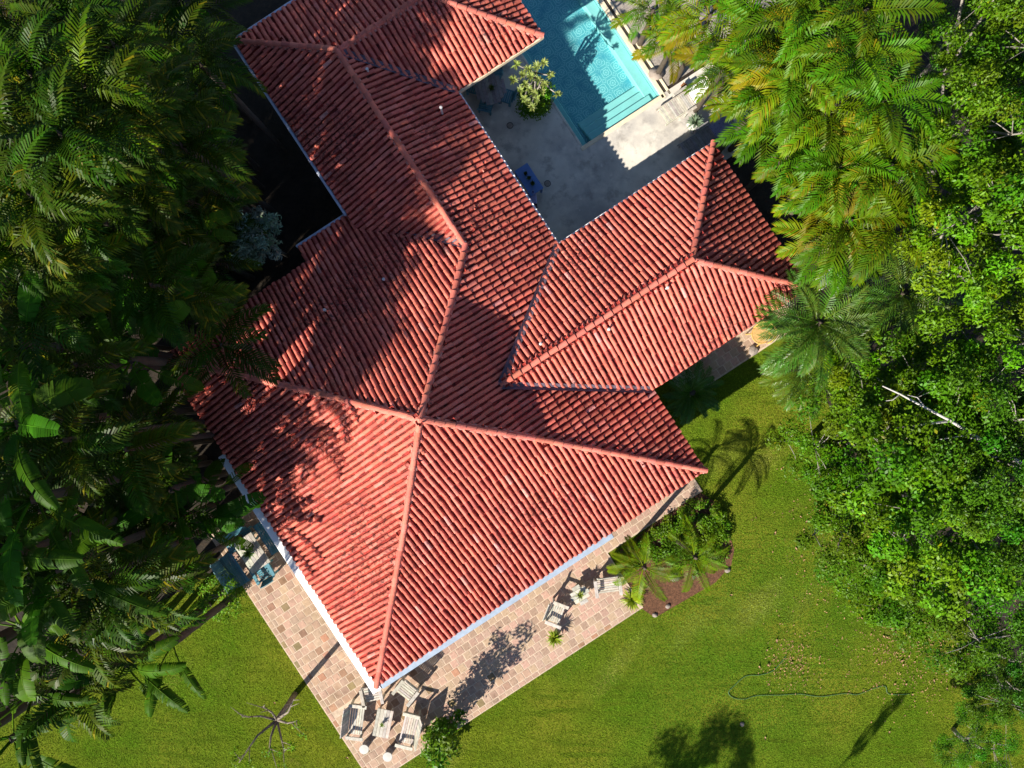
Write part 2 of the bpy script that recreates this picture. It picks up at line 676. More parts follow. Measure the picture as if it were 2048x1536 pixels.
def surf(face, s, d, dz):
    u, v = to_uv(face, s, d)
    return uv(u, v, Z0 + FACES[face][3](d) + dz)


for face, (s0, s1) in RANGES.items():
    dmax = {'SW': 400, 'SE': 400, 'NE': 400, 'NW': 400}.get(face, 182) * PX
    ncol = int((s1 - s0) * PX / GAP)
    for ci in range(ncol):
        s = s0 * PX + (ci + 0.5) * GAP
        ph = random.uniform(-0.02, 0.02)
        k = -1 if face != 'NW' else -2
        while True:
            d0 = k * EXPO + ph + (0.0 if k >= 0 else 0.30) - 0.03
            if face == 'NW' and k < 0:
                d0 = k * EXPO + ph - 0.03
            k += 1
            if d0 > dmax:
                break
            if face == 'NW' and d0 < -0.08 and not EXT_U[0] <= s <= EXT_U[1]:
                continue
            L = EXPO + 0.07
            if k == 0 and face != 'NW':
                continue
            r0, r1 = 0.061, 0.050
            ds = random.gauss(0, 0.006) + 0.008 * math.sin(d0 * 1.3 + ci * 0.7)
            rot = random.gauss(0, 0.022)
            lift0, lift1 = 0.024 + random.uniform(0, 0.008), 0.0
            pts = [(s + ds - 0.06, d0), (s + ds + 0.06, d0), (s + ds - 0.06, d0 + L * 0.9), (s + ds + 0.06, d0 + L * 0.9), (s + ds, d0 + L / 2)]
            inside = [owner(face, *to_uv(face, a, max(c, 0.0) if face != 'NW' else c)) for a, c in pts]
            if not any(inside):
                continue
            tint = tile_tint()
            whole = all(inside)
            if whole:
                A0 = [surf(face, s + ds + x, d0, z + lift0) for x, z in cap_profile(r0)]
                A1 = [surf(face, s + ds + x + rot * L, d0 + L, z + lift1) for x, z in cap_profile(r1)]
                A2 = [surf(face, s + ds + x, d0, z + lift0) for x, z in cap_profile(r0 - 0.013, 0.88)]
                n = ARC + 1
                vs_ = A0 + A1 + A2
                fs = [(i, i + 1, n + i + 1, n + i) for i in range(ARC)] + [(i + 1, i, 2 * n + i, 2 * n + i + 1) for i in range(ARC)]
                cand.append((vs_, fs, tint, face))
            else:
                seg = 5
                for q in range(seg):
                    t0, t1 = q / seg, (q + 1) / seg
                    for (xa, xb) in ((0, 2), (2, 4), (4, 6)):
                        ra, rb = r0 + (r1 - r0) * t0, r0 + (r1 - r0) * t1
                        pa, pb = cap_profile(ra), cap_profile(rb)
                        mu = s + ds + (pa[xa][0] + pa[xb][0]) / 2
                        if not owner(face, *to_uv(face, mu, max(d0 + L * (t0 + t1) / 2, 0.0))):
                            continue
                        for x in range(xa, xb):
                            la, lb = lift0 * (1 - t0), lift0 * (1 - t1)
                            caps.add([surf(face, s + ds + pa[x][0], d0 + L * t0, pa[x][1] + la), surf(face, s + ds + pa[x + 1][0], d0 + L * t0, pa[x + 1][1] + la),
                                      surf(face, s + ds + pb[x + 1][0], d0 + L * t1, pb[x + 1][1] + lb), surf(face, s + ds + pb[x][0], d0 + L * t1, pb[x][1] + lb)], [(0, 1, 2, 3)], tint)
            # pan tile on the right of this cap
            sp = s + GAP / 2
            if owner(face, *to_uv(face, sp, max(d0 + L / 2, 0.0) if face != 'NW' else d0 + L / 2), 0.03):
                pt = jit((1, 1, 1), 0.3)
                pr = [(-0.062, 0.016), (-0.032, -0.014), (0.032, -0.014), (0.062, 0.016)]
                B0 = [surf(face, sp + x, d0, z + 0.012) for x, z in pr]
                B1 = [surf(face, sp + x, d0 + L, z - 0.008) for x, z in pr]
                pans.add(B0 + B1, [(0, 1, 5, 4), (1, 2, 6, 5), (2, 3, 7, 6)], pt)

# the 300 cover tiles nearest the camera are objects of their own, the rest one joined part
camv = Vector((0, 0, H))
cand.sort(key=lambda c: (Vector(c[0][3]) - camv).length)
for n, (vs_, fs, tint, face) in enumerate(cand):
    if n < 300:
        c = sum((Vector(p) for p in vs_), Vector()) / len(vs_)
        t = MB().add([Vector(p) - c for p in vs_], fs, tint)
        o = t.build('roof_tile', 'clay', roof, smooth=False)
        o.location = c
    else:
        caps.add(vs_, fs, tint)
tag(caps.build('cover_tiles', 'clay', roof, world_coords=False), kind='stuff')
tag(pans.build('pan_tiles', 'clay_pan', roof, world_coords=False), kind='stuff')

# ridges and hips: mortar bed plus single ridge tiles
RZ = T1 * 158 * PX


def pz(upx, vpx, z=None):
    u, v = upx * PX, vpx * PX
    return uv(u, v, Z0 + (roof_z(u, v) if z is None else z))


hA = prof_main(392 * PX)
zb = prof_main(D1)
ap = (-164, 36.2)
RIDGES = []


def hip(a, c):
    RIDGES.append([pz(*q) for q in (a, c)] if len(a) == 2 else None)


def hip_poly(pts):
    RIDGES.append([uv(u * PX, v * PX, Z0 + z) for (u, v, z) in pts])


hip_poly([(-556, -355.6, 0), (-556 + 239, -355.6 + 239, zb), (*ap, hA)])
hip_poly([(228, -355.6, 0), (228 - 239, -355.6 + 239, zb), (*ap, hA)])
hip_poly([(-556, 428, 0), (-556 + 239, 428 - 239, zb), (*ap, hA)])
hip_poly([(70, 270, RZ), (228 - 239, 428 - 239, zb), (*ap, hA)])
hip_poly([(70, 714, RZ), (70, 272, RZ)])
hip_poly([(-88, 878, 0), (70, 718, RZ)])
hip_poly([(268, 714, RZ), (74, 714, RZ)])
hip_poly([(432, 878, 0), (268, 714, RZ)])
hip_poly([(432, 550, 0), (268, 714, RZ)])
hE = 0.647 * 172.5 * PX
uE = 600 - hE / 0.575 / PX
uEs = 228 - 239 - (hE - zb) / T2 / PX
hip_poly([(uE, 9.5, hE), (uEs + 3, 9.5, hE)])
hip_poly([(600, 182, 0), (uE, 9.5, hE)])
hip_poly([(600, -163, 0), (uE, 9.5, hE)])
bed = MB()
ridge_tiles = []
for pl in RIDGES:
    bed = MB()
    segs = [(pl[i], pl[i + 1]) for i in range(len(pl) - 1)]
    for (a, c) in segs:
        d = (c - a)
        Ln = d.length
        d.normalize()
        side = d.cross(Vector((0, 0, 1))).normalized()
        up = side.cross(d)
        nseg = max(2, int(Ln / 0.2))
        for i in range(nseg):
            p, q = a + d * Ln * i / nseg, a + d * Ln * (i + 1) / nseg
            wv = random.uniform(0.085, 0.125)
            bed.add([p + side * wv - up * 0.02, p + side * 0.045 + up * 0.065, p - side * 0.045 + up * 0.065, p - side * wv - up * 0.02,
                     q + side * wv - up * 0.02, q + side * 0.045 + up * 0.065, q - side * 0.045 + up * 0.065, q - side * wv - up * 0.02],
                    [(0, 1, 5, 4), (1, 2, 6, 5), (2, 3, 7, 6), (0, 4, 7, 3)])
        n = max(1, round(Ln / 0.30))
        stp = Ln / n
        for i in range(n):
            p, q = a + d * (stp * i - 0.03), a + d * (stp * (i + 1) + 0.05)
            c0 = (p + q) / 2
            r0, r1 = 0.085, 0.070
            jx = side * random.uniform(-0.008, 0.008)
            vs_ = []
            for (pt, r, lf) in ((p, r0, 0.062), (q, r1, 0.035), (p, r0 - 0.018, 0.062)):
                vs_ += [pt + jx + side * x + up * (z + lf) - c0 for x, z in cap_profile(r, 0.85)]
            m = ARC + 1
            fs = [(i2, i2 + 1, m + i2 + 1, m + i2) for i2 in range(ARC)] + [(i2 + 1, i2, 2 * m + i2, 2 * m + i2 + 1) for i2 in range(ARC)]
            o = MB().add(vs_, fs, jit((0.98, 1.08, 1.1), 0.2)).build('ridge_tile', 'clay', roof)
            o.location = c0
    bed.build('mortar_bed', 'mortar', roof)

# dark valley gutters where roofs meet
val = MB()
for (a, c) in [((-88, 466, -38 * PX * T1), (70, 270, RZ)), ((228, 550, 0), (70, 714, RZ)),
               ((228, 182, 0), (uEs, 9.5, hE)), ((228, -163, 0), (uEs, 9.5, hE))]:
    p = uv(a[0] * PX, a[1] * PX, Z0 + a[2] + 0.05)
    q = uv(c[0] * PX, c[1] * PX, Z0 + c[2] + 0.05)
    d = (q - p).normalized()
    sd = d.cross(Vector((0, 0, 1))).normalized()
    val.add([p + sd * 0.10 + Vector((0, 0, 0.06)), p, p - sd * 0.10 + Vector((0, 0, 0.06)), q + sd * 0.10 + Vector((0, 0, 0.06)), q, q - sd * 0.10 + Vector((0, 0, 0.06))],
            [(0, 1, 4, 3), (1, 2, 5, 4)])
    val.build('valley_flashing', 'flashing', roof)
    val = MB()


def uv_box(name, u0, u1, v0, v1, z0, z1, mat, parent, bev=0.0):
    """box in house coordinates (metres)"""
    c = uv((u0 + u1) / 2, (v0 + v1) / 2, (z0 + z1) / 2)
    rot = Matrix.Rotation(UA, 3, 'Z')
    return MB().box(c, (abs(u1 - u0), abs(v1 - v0), z1 - z0), rot, bev=bev).build(name, mat, parent, world_coords=True)


e = PX
# flat white and grey ledges outside the tile ends, gutters and fascias
uv_box('eaves_ledge', -574 * e, -553 * e, -368 * e, 200 * e, 2.42, 2.55, 'white_paint', house, 0.015)
uv_box('eaves_ledge', -552 * e, 3 * e, -370 * e, -353 * e, 2.40, 2.53, 'grey_paint', house, 0.015)
uv_box('gutter', -96 * e, -90 * e, 466 * e, 880 * e, 2.44, 2.58, 'gutter_paint', house, 0.02)
uv_box('gutter', -93 * e, 432 * e, 880 * e, 886 * e, 2.44, 2.58, 'gutter_paint', house, 0.02)
uv_box('gutter', -213 * e, -97 * e, 469 * e, 475 * e, 2.18, 2.34, 'gutter_paint', house, 0.02)
uv_box('fascia', 229.5 * e, 233.5 * e, 187 * e, 545 * e, 2.44, 2.58, 'white_paint', house)
uv_box('fascia', 228.5 * e, 434.5 * e, 546 * e, 549 * e, 2.44, 2.585, 'coping', house)
uv_box('fascia', 228.5 * e, 600 * e, 183 * e, 186 * e, 2.42, 2.585, 'white_paint', house)
uv_box('fascia', 432 * e, 435 * e, 550 * e, 878 * e, 2.44, 2.58, 'white_paint', house)
# walls: plastered blocks under each wing
ov = 0.75
uv_box('wall', -556 * e + ov, 228 * e - ov, -355.6 * e + ov, 428 * e - ov, 0.0, 2.55, 'stucco', house)
uv_box('wall', -88 * e + ov, 228 * e - ov, 428 * e - ov + 0.003, 878 * e - ov, 0.0, 2.547, 'stucco', house)
uv_box('wall', 228 * e - ov + 0.003, 432 * e - ov, 550 * e + ov, 878 * e - ov - 0.003, 0.0, 2.544, 'stucco', house)
uv_box('wall', 228 * e - ov + 0.003, 600 * e - ov, -163 * e + ov, 182 * e - ov, 0.0, 2.541, 'stucco', house)
# a few doors and windows under the verandas
for (u0, v0, wd, axis, nm) in ((-300, -355.6, 1.6, 'u', 'door'), (-80, -355.6, 1.4, 'u', 'window'), (120, -355.6, 1.4, 'u', 'window'),
                              (-556, -150, 1.5, 'v', 'door'), (-556, 120, 1.3, 'v', 'window'), (228, 300, 1.8, 'V', 'door'),
                              (228, 450, 1.4, 'V', 'window'), (380, 182, 1.5, 'U', 'door'), (450, -163, 1.3, 'u', 'window')):
    z0, z1 = (0.05, 2.1) if nm == 'door' else (0.9, 2.1)
    uu, vv = u0 * e, v0 * e
    if axis == 'u':
        o = uv_box(nm, uu - wd / 2, uu + wd / 2, vv + ov - 0.05, vv + ov + 0.02, z0, z1, 'dark_wood', house, 0.01)
    elif axis == 'U':
        o = uv_box(nm, uu - wd / 2, uu + wd / 2, vv - ov - 0.02, vv - ov + 0.05, z0, z1, 'dark_wood', house, 0.01)
    elif axis == 'v':
        o = uv_box(nm, uu + ov - 0.05, uu + ov + 0.02, vv - wd / 2, vv + wd / 2, z0, z1, 'dark_wood', house, 0.01)
    else:
        o = uv_box(nm, uu - ov - 0.02, uu - ov + 0.05, vv - wd / 2, vv + wd / 2, z0, z1, 'dark_wood', house, 0.01)
# vent pipes poking through the tiles
for (px, py) in ((1334, 576), (1217, 659), (1081, 688), (650, 620), (768, 559), (884, 224), (735, 140)):
    w = W(px, py, 3.6)
    u, v = w.x * U.x + w.y * U.y, w.x * V.x + w.y * V.y
    z = Z0 + roof_z(u, v)
    w = W(px, py, z + 0.15)
    tall = 0.5 if px == 884 else 0.2
    o = MB().lathe([(0.03, 0), (0.03, tall), (0.045, tall + 0.01), (0.045, tall + 0.04), (0.015, tall + 0.05)], 10, (w.x, w.y, z)).build('vent_pipe', 'pipe_white', roof)

# ---------------------------------------------------------------- the ground
pa_, pb_ = W(1165, 293), W(1318, 190)
pu0, pv0 = pa_.x * U.x + pa_.y * U.y, pa_.x * V.x + pa_.y * V.y
pu1 = pb_.x * U.x + pb_.y * U.y
pv1 = pv0 + 9.0
g = 400
_o = [uv(-g, -g), uv(g, -g), uv(g, g), uv(-g, g)]
_i = [uv(pu0, pv0), uv(pu1, pv0), uv(pu1, pv1), uv(pu0, pv1)]
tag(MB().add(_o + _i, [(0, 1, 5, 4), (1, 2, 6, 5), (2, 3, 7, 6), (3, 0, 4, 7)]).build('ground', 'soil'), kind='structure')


def wp(*pts):
    return [W(x, y, 0).to_2d() for x, y in pts]


lawn_pts = wp((-200, 1480), (150, 1390), (330, 1200), (470, 1120), (640, 1150), (800, 1250), (1200, 1000), (1290, 780), (1400, 700), (1560, 640), (1640, 760), (1720, 1000),
              (1830, 1180), (1960, 1270), (2080, 1390), (2300, 1420), (2300, 2300), (-200, 2300))[::-1]
sheet('lawn', lawn_pts, 'lawn', 0.012)
P0u, P0v = pu0 / SG, pv0 / SG
sheet('courtyard_paving', [uv(x * SG, y * SG).to_2d() for x, y in ((190, 140), (780, 140), (780, P0v), (P0u, P0v), (P0u, 640), (190, 640))], 'deck', 0.06, thick=0.05)

# ---------------------------------------------------------------- the pool
pool = thing('swimming_pool', 'turquoise swimming pool with patterned mosaic floor and steps at one end', 'pool', uv((pu0 + pu1) / 2, (pv0 + pv1) / 2, 0), UA)
PWD, PLN = pu1 - pu0, pv1 - pv0
hx, hy = PWD / 2, PLN / 2
DEP = -0.5
sh = MB()
# shell walls (facing inwards) from the rim down to the floor
cs = [(-hx, -hy), (hx, -hy), (hx, hy), (-hx, hy)]
for i in range(4):
    a, c = cs[i], cs[(i + 1) % 4]
    sh.add([(*a, 0.055), (*c, 0.055), (*c, DEP), (*a, DEP)], [(0, 1, 2, 3)])
sh.build('basin_wall', 'pool_plaster', pool)
MB().add([(-hx, -hy, DEP), (hx, -hy, DEP), (hx, hy, DEP), (-hx, hy, DEP)], [(0, 1, 2, 3)]).build('mosaic_floor', 'pool_mosaic', pool)
MB().box((hx - 0.19, 0.0, (DEP - 0.2) / 2), (0.38, PLN - 0.004, DEP * -1 - 0.2), bev=0.02).build('bench_ledge', 'pool_plaster', pool)
MB().box((-hx + 0.11, 0.0, (DEP - 0.2) / 2), (0.22, PLN - 0.004, DEP * -1 - 0.2), bev=0.02).build('bench_ledge', 'pool_plaster', pool)
for k, top in enumerate((-0.12, -0.24, -0.36)):
    MB().box((0.08, -hy + 0.14 + k * 0.27, (DEP + top) / 2), (PWD - 0.62, 0.27, top - DEP), bev=0.02).build('step', 'pool_plaster', pool)
MB().add([(-hx, -hy, -0.03), (hx, -hy, -0.03), (hx, hy, -0.03), (-hx, hy, -0.03)], [(0, 1, 2, 3)]).build('water_surface', 'water', pool)
MB().box((hx + 0.08, 0.0, 0.03), (0.16, PLN + 0.3, 0.09), bev=0.015).build('coping', 'coping', pool)
MB().box((hx + 0.215, 0.0, 0.005), (0.10, PLN + 0.3, 0.06)).build('overflow_channel', 'channel', pool)
MB().box((hx + 0.315, 0.0, 0.025), (0.09, PLN + 0.3, 0.07), bev=0.01).build('coping', 'coping', pool)
MB().box((0.0, -hy - 0.07, 0.055), (PWD + 0.2, 0.14, 0.04), bev=0.012).build('coping', 'coping', pool)
MB().box((-hx - 0.04, 0.1, 0.055), (0.08, PLN, 0.035), bev=0.012).build('coping', 'deck', pool)
sheet('gravel_path', [uv(pu1 + 0.37, pv0 + 0.12).to_2d(), uv(pu1 + 5, pv0 + 0.12).to_2d(), uv(pu1 + 5, pv1).to_2d(), uv(pu1 + 0.37, pv1).to_2d()], 'gravel', 0.018)
# drain covers in the courtyard floor
for (px, py, lb) in ((1020, 251, 'round floor drain in the courtyard nearer the wooden dining table'), (1095, 367, 'round floor drain in the courtyard beside the blue table')):
    d = thing('floor_drain', lb, 'drain', W(px, py, 0.06))
    MB().lathe([(0.02, 0.004), (0.085, 0.004), (0.085, 0.008), (0.0, 0.008)], 20).build('plate', 'gravel', d)
    MB().tube([(0.1 * math.cos(w), 0.1 * math.sin(w), 0.005) for w in np.linspace(0, 2 * PI, 25)], 0.012, 5).build('rim', 'metal_dark', d)

# ---------------------------------------------------------------- the tiled terrace, each paver a piece
terr = sheet('terrace', [uv(x, y).to_2d() for x, y in ((-11.2, -8.62), (-0.42, -8.62), (-0.42, -6.46), (3.35, -6.46), (3.35, -4.0), (-7.2, -4.0), (-7.2, 1.3), (-11.2, 1.3))], 'grout', 0.045, thick=0.05)
side_terr = sheet('side_terrace', [uv(x, y).to_2d() for x, y in ((4.6, -3.62), (9.2, -3.62), (9.2, -2.0), (4.6, -2.0))], 'grout', 0.045, thick=0.05)
PAV = 0.262
pav = []


def pave(u0, u1, v0, v1, along_u=True, test=None, rect=None, par=None):
    """running-bond field of square pavers"""
    rows = int((v1 - v0) / PAV) if along_u else int((u1 - u0) / PAV)
    for r in range(rows):
        off = (r % 2) * PAV * 0.5 + random.uniform(-0.01, 0.01)
        n = int(((u1 - u0) if along_u else (v1 - v0)) / PAV) + 1
        for c in range(-1, n + 1):
            a0, a1 = c * PAV + off, (c + 1) * PAV + off
            lim = (u1 - u0) if along_u else (v1 - v0)
            a0, a1 = max(a0, 0), min(a1, lim)
            if a1 - a0 < 0.07:
                continue
            if along_u:
                cu, cv, su, sv = u0 + (a0 + a1) / 2, v0 + (r + 0.5) * PAV, a1 - a0, PAV
            else:
                cu, cv, su, sv = u0 + (r + 0.5) * PAV, v0 + (a0 + a1) / 2, PAV, a1 - a0
            if test is None or test(cu, cv):
                pav.append((cu, cv, su, sv, par))


# border course of half bricks then the field
for k in range(40):
    pav.append((-11.0 + PAV * k + 0.05, -8.53, PAV, 0.15, terr))
for k in range(36):
    pav.append((-11.11, -8.35 + PAV * k, 0.15, PAV, terr))
pave(-11.03, -0.46, -8.45, -5.85, True, lambda u, v: v < -6.2 or u < 3, None, terr)
pave(-11.03, -9.0, -5.88, 1.25, True, None, None, terr)
pave(-0.44, 3.3, -6.42, -5.5, True, None, None, terr)
pave(4.65, 9.15, -3.58, -2.4, True, None, None, side_terr)


def in_frame(cu, cv, m=0):
    p = uv(cu, cv)
    x, y = 1024 + p.x / SG, 768 - p.y / SG
    return -m < x < 2048 + m and -m < y < 1536 + m, x, y


def under_roof(cu, cv):
    """hidden from the camera by the eaves"""
    k = (H - 2.6) / H
    return roof_z(cu * k, cv * k) > -5


vis = sorted([p for p in pav if in_frame(p[0], p[1])[0] and not under_roof(p[0], p[1])], key=lambda p: -p[2] * p[3] + 0.002 * (p[0] ** 2 + p[1] ** 2))
visid = {id(p) for p in vis[:300]}
rest = {}
PROT = Matrix.Rotation(UA, 3, 'Z')
pmesh = {}
for p in pav:
    cu, cv, su, sv, par = p
    j = 0.022
    tint = jit((1, 1, 1), 0.14) if random.random() > 0.13 else jit(random.choice(((0.66, 0.58, 0.52), (0.62, 0.66, 0.5), (1.0, 0.8, 0.72))), 0.15)
    zt = 0.045 + 0.005 + random.uniform(-0.002, 0.002)
    rot = Matrix.Rotation(UA + random.uniform(-0.015, 0.015), 3, 'Z')
    sx, sy = su - j, sv - j
    if id(p) in visid:
        key = (round(sx, 2), round(sy, 2), random.randrange(6))
        if key not in pmesh:
            pmesh[key] = MB().box((0, 0, 0), (sx, sy, 0.03), None, tint, 0.008).mesh('paver', 'paver')
        o = link('paver', pmesh[key], par)
        q = uv(cu, cv, zt - 0.015)
        o.location = q
        o.rotation_euler = (0, 0, UA + random.uniform(-0.015, 0.015) + random.choice((0, PI)))
    else:
        rest.setdefault(par.name, (par, MB()))[1].box(uv(cu, cv, zt - 0.015), (sx, sy, 0.03), rot, tint, 0.008)
for par, mb in rest.values():
    tag(mb.build('further_pavers', 'paver', par), kind='stuff')

# ---------------------------------------------------------------- leaves and plants
def frond_mesh(name, mat, L=1.9, n=34, ll=0.5, w=0.035, el=50, arch=95, tint=(1, 1, 1), droop=0.35, fold=0.3, seed=0, dry=0.0):
    """feather frond: arching midrib with paired leaflets"""
    r = random.Random(seed)
    b = MB()
    pts, tans = [], []
    p = Vector((0, 0, 0))
    N = 24
    bend = r.uniform(-0.35, 0.35)
    for i in range(N + 1):
        t = i / N
        a = R(el - arch * t ** 1.25)
        hd = bend * t
        tan = Vector((math.cos(a) * math.cos(hd), math.cos(a) * math.sin(hd), math.sin(a)))
        pts.append(p.copy())
        tans.append(tan)
        p = p + tan * (L / N)
    b.tube(pts[::3], [0.022 * (1 - 0.85 * i / 8) for i in range(len(pts[::3]))], 4, tuple(c * k for c, k in zip(tint, (1.3, 1.15, 1.0))), cap=False)
    for i in range(n):
        t = 0.14 + 0.86 * (i + r.uniform(-0.2, 0.2)) / n
        x = min(t, 0.999) * N
        k = int(x)
        q = pts[k].lerp(pts[min(k + 1, N)], x - k)
        tan = tans[k]
        side0 = tan.cross(Vector((0, 0, 1))).normalized()
        up = side0.cross(tan).normalized()
        ln = ll * (math.sin(PI * min(0.97, 0.12 + 0.80 * t)) ** 0.6) * r.uniform(0.85, 1.1)
        beta = R(68 - 38 * t)
        for s in (-1, 1):
            d = (tan * math.cos(beta) + side0 * s * math.sin(beta) + up * fold).normalized()
            d2 = (d + Vector((0, 0, -1)) * (droop + r.uniform(0, 0.35)) * 1.6).normalized()
            wd = (d.cross(up)).normalized() * w * 0.5
            m = q + d * ln * 0.5
            tp = m + d2 * ln * 0.55
            tc = tuple(c * r.uniform(0.8, 1.2) for c in tint)
            if r.random() < dry:
                tc = (2.4, 1.1, 1.3)
            b.add([q - wd * 0.5, q + wd * 0.5, m + wd, m - wd, tp], [(0, 1, 2, 3), (3, 2, 4)], tc)
    return b.mesh(name, mat)


def paddle_mesh(name, L=2.2, wd=0.34, el=55, arch=70, tint=(1, 1, 1), seed=0, torn=0.5):
    """banana-like leaf: long stalk, blade torn into strips on both sides of the midrib"""
    r = random.Random(seed)
    b = MB()
    N = 40
    pts, tans = [], []
    p = Vector((0, 0, 0))
    bend = r.uniform(-0.3, 0.3)
    for i in range(N + 1):
        t = i / N
        a = R(el - arch * t ** 1.4)
        tan = Vector((math.cos(a) * math.cos(bend * t), math.cos(a) * math.sin(bend * t), math.sin(a)))
        pts.append(p.copy())
        tans.append(tan)
        p = p + tan * (L / N)
    b.tube(pts[::4], [0.035 * (1 - 0.85 * i / 10) for i in range(len(pts[::4]))], 5, (1.8 * tint[0], 1.5 * tint[1], 2.0 * tint[2]), cap=False)
    i0 = int(N * 0.33)
    drop = {-1: 0.0, 1: 0.0}
    for s in (-1, 1):
        ang_ = r.uniform(0.1, 0.5)
        for i in range(i0, N):
            t = (i - i0) / (N - i0)
            t2 = (i + 1 - i0) / (N - i0)
            w1 = wd * math.sin(PI * min(0.98, 0.10 + 0.86 * t)) ** 0.5
            w2 = wd * math.sin(PI * min(0.98, 0.10 + 0.86 * t2)) ** 0.5
            if r.random() < torn:
                ang_ = max(-0.2, min(1.1, ang_ + r.uniform(-0.45, 0.45)))
                cut = 0.010
            else:
                cut = 0.0
            if r.random() < torn * 0.12:
                continue
            q1, q2 = pts[i], pts[i + 1]
            tan = tans[i]
            sd = tan.cross(Vector((0, 0, 1))).normalized() * s
            up = Vector((0, 0, 1))
            d1 = (sd * math.cos(ang_ * 0.4) + up * (0.25 - ang_ * 0.4) + tan * 0.35).normalized()
            d2 = (sd * math.cos(ang_) - up * math.sin(ang_) * 1.2 + tan * 0.3).normalized()
            q1b = q1 + tan * cut
            tc = tuple(c * r.uniform(0.94, 1.06) for c in tint)
            A = [q1b, q2, q2 + d1 * w2 * 0.5, q1b + d1 * w1 * 0.5, q2 + d1 * w2 * 0.5 + d2 * w2 * 0.5, q1b + d1 * w1 * 0.5 + d2 * w1 * 0.5 * r.uniform(0.8, 1.0)]
            b.add(A, [(0, 1, 2, 3), (3, 2, 4, 5)], tc)
    return b.mesh(name, 'banana_leaf', True)


GREEN, YEL, DRY, LUSH, OLIVE = (1, 1, 1), (1.6, 1.3, 0.8), (2.4, 1.2, 1.4), (0.75, 1.1, 0.9), (1.25, 1.1, 0.7)
areca = [frond_mesh('palm_frond', 'palm_leaf', L, 21, 0.52, 0.056, el, ar, tn, 0.4, 0.3, sd, dr)
         for L, el, ar, tn, sd, dr in ((2.1, 70, 95, LUSH, 1, 0), (2.2, 55, 95, GREEN, 2, 0), (2.2, 40, 95, GREEN, 3, 0.02), (2.0, 25, 80, OLIVE, 4, 0.05),
                                       (2.1, 50, 110, LUSH, 5, 0), (1.9, 10, 70, YEL, 6, 0.1), (2.2, 62, 120, OLIVE, 7, 0.03), (1.8, -5, 60, DRY, 8, 0.3))]
def deep(t, k):  # scales leaf tints down, putting left-grove shade into the colour
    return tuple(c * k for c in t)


areca_shaded = [frond_mesh('palm_frond', 'palm_leaf', L, 21, 0.52, 0.056, el, ar, deep(tn, 0.46), 0.4, 0.3, sd, dr)  # darker green palms whose tint also carries the left grove's shade
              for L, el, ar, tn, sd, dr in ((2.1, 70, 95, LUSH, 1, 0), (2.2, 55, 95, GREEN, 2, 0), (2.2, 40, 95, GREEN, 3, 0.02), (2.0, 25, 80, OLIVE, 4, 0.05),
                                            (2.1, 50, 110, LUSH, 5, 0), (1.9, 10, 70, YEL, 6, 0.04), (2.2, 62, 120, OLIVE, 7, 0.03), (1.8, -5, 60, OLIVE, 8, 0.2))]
feather = [frond_mesh('feather_frond', 'feather_leaf', L, 24, 0.40, 0.034, el, ar, tn, 0.25, 0.45, sd)
           for L, el, ar, tn, sd in ((1.8, 60, 70, GREEN, 11), (1.9, 40, 70, GREEN, 12), (1.9, 25, 65, LUSH, 13), (1.8, 5, 55, OLIVE, 14))]
coco = [frond_mesh('palm_frond', 'palm_leaf', L, 30, 0.34, 0.022, el, ar, tn, 0.45, 0.2, sd, dr)
        for L, el, ar, tn, sd, dr in ((1.25, 75, 80, GREEN, 21, 0), (1.35, 45, 85, OLIVE, 22, 0), (1.3, 20, 75, OLIVE, 23, 0.05), (1.2, -5, 55, YEL, 24, 0.1))]
sago = [frond_mesh('sago_frond', 'feather_leaf', L, 24, 0.2, 0.022, el, ar, tn, 0.05, 0.3, sd)
        for L, el, ar, tn, sd in ((0.95, 55, 60, LUSH, 31), (1.0, 30, 60, LUSH, 32), (1.0, 10, 45, LUSH, 33))]
paddle = [paddle_mesh('paddle_leaf', L, wd, el, ar, deep(tn, 0.8), sd, to)
          for L, wd, el, ar, tn, sd, to in ((2.6, 0.30, 62, 75, GREEN, 41, 0.55), (2.5, 0.34, 45, 70, LUSH, 42, 0.3), (2.7, 0.28, 30, 60, GREEN, 43, 0.7),
                                            (2.3, 0.36, 50, 95, (1.3, 1.15, 0.9), 44, 0.4), (2.6, 0.30, 75, 70, LUSH, 45, 0.5), (2.2, 0.28, 5, 60, OLIVE, 46, 0.8))]


def trunk_mesh(name, r0, r1, mat, bend=0.05, rings=9):
    b = MB()
    pts = [(bend * math.sin(2.2 * t), bend * 0.6 * math.sin(3.1 * t), t) for t in np.linspace(0, 1, rings)]
    pts[-1] = (0, 0, 1)
    rad = [r0 + (r1 - r0) * t ** 0.6 + (0.012 if i % 2 else 0) for i, t in enumerate(np.linspace(0, 1, rings))]
    return b.tube(pts, rad, 8).mesh(name, mat, True)


TR_PALM = trunk_mesh('trunk', 0.10, 0.06, 'palm_trunk')
TR_FAT = trunk_mesh('trunk', 0.12, 0.10, 'palm_trunk', 0.02)


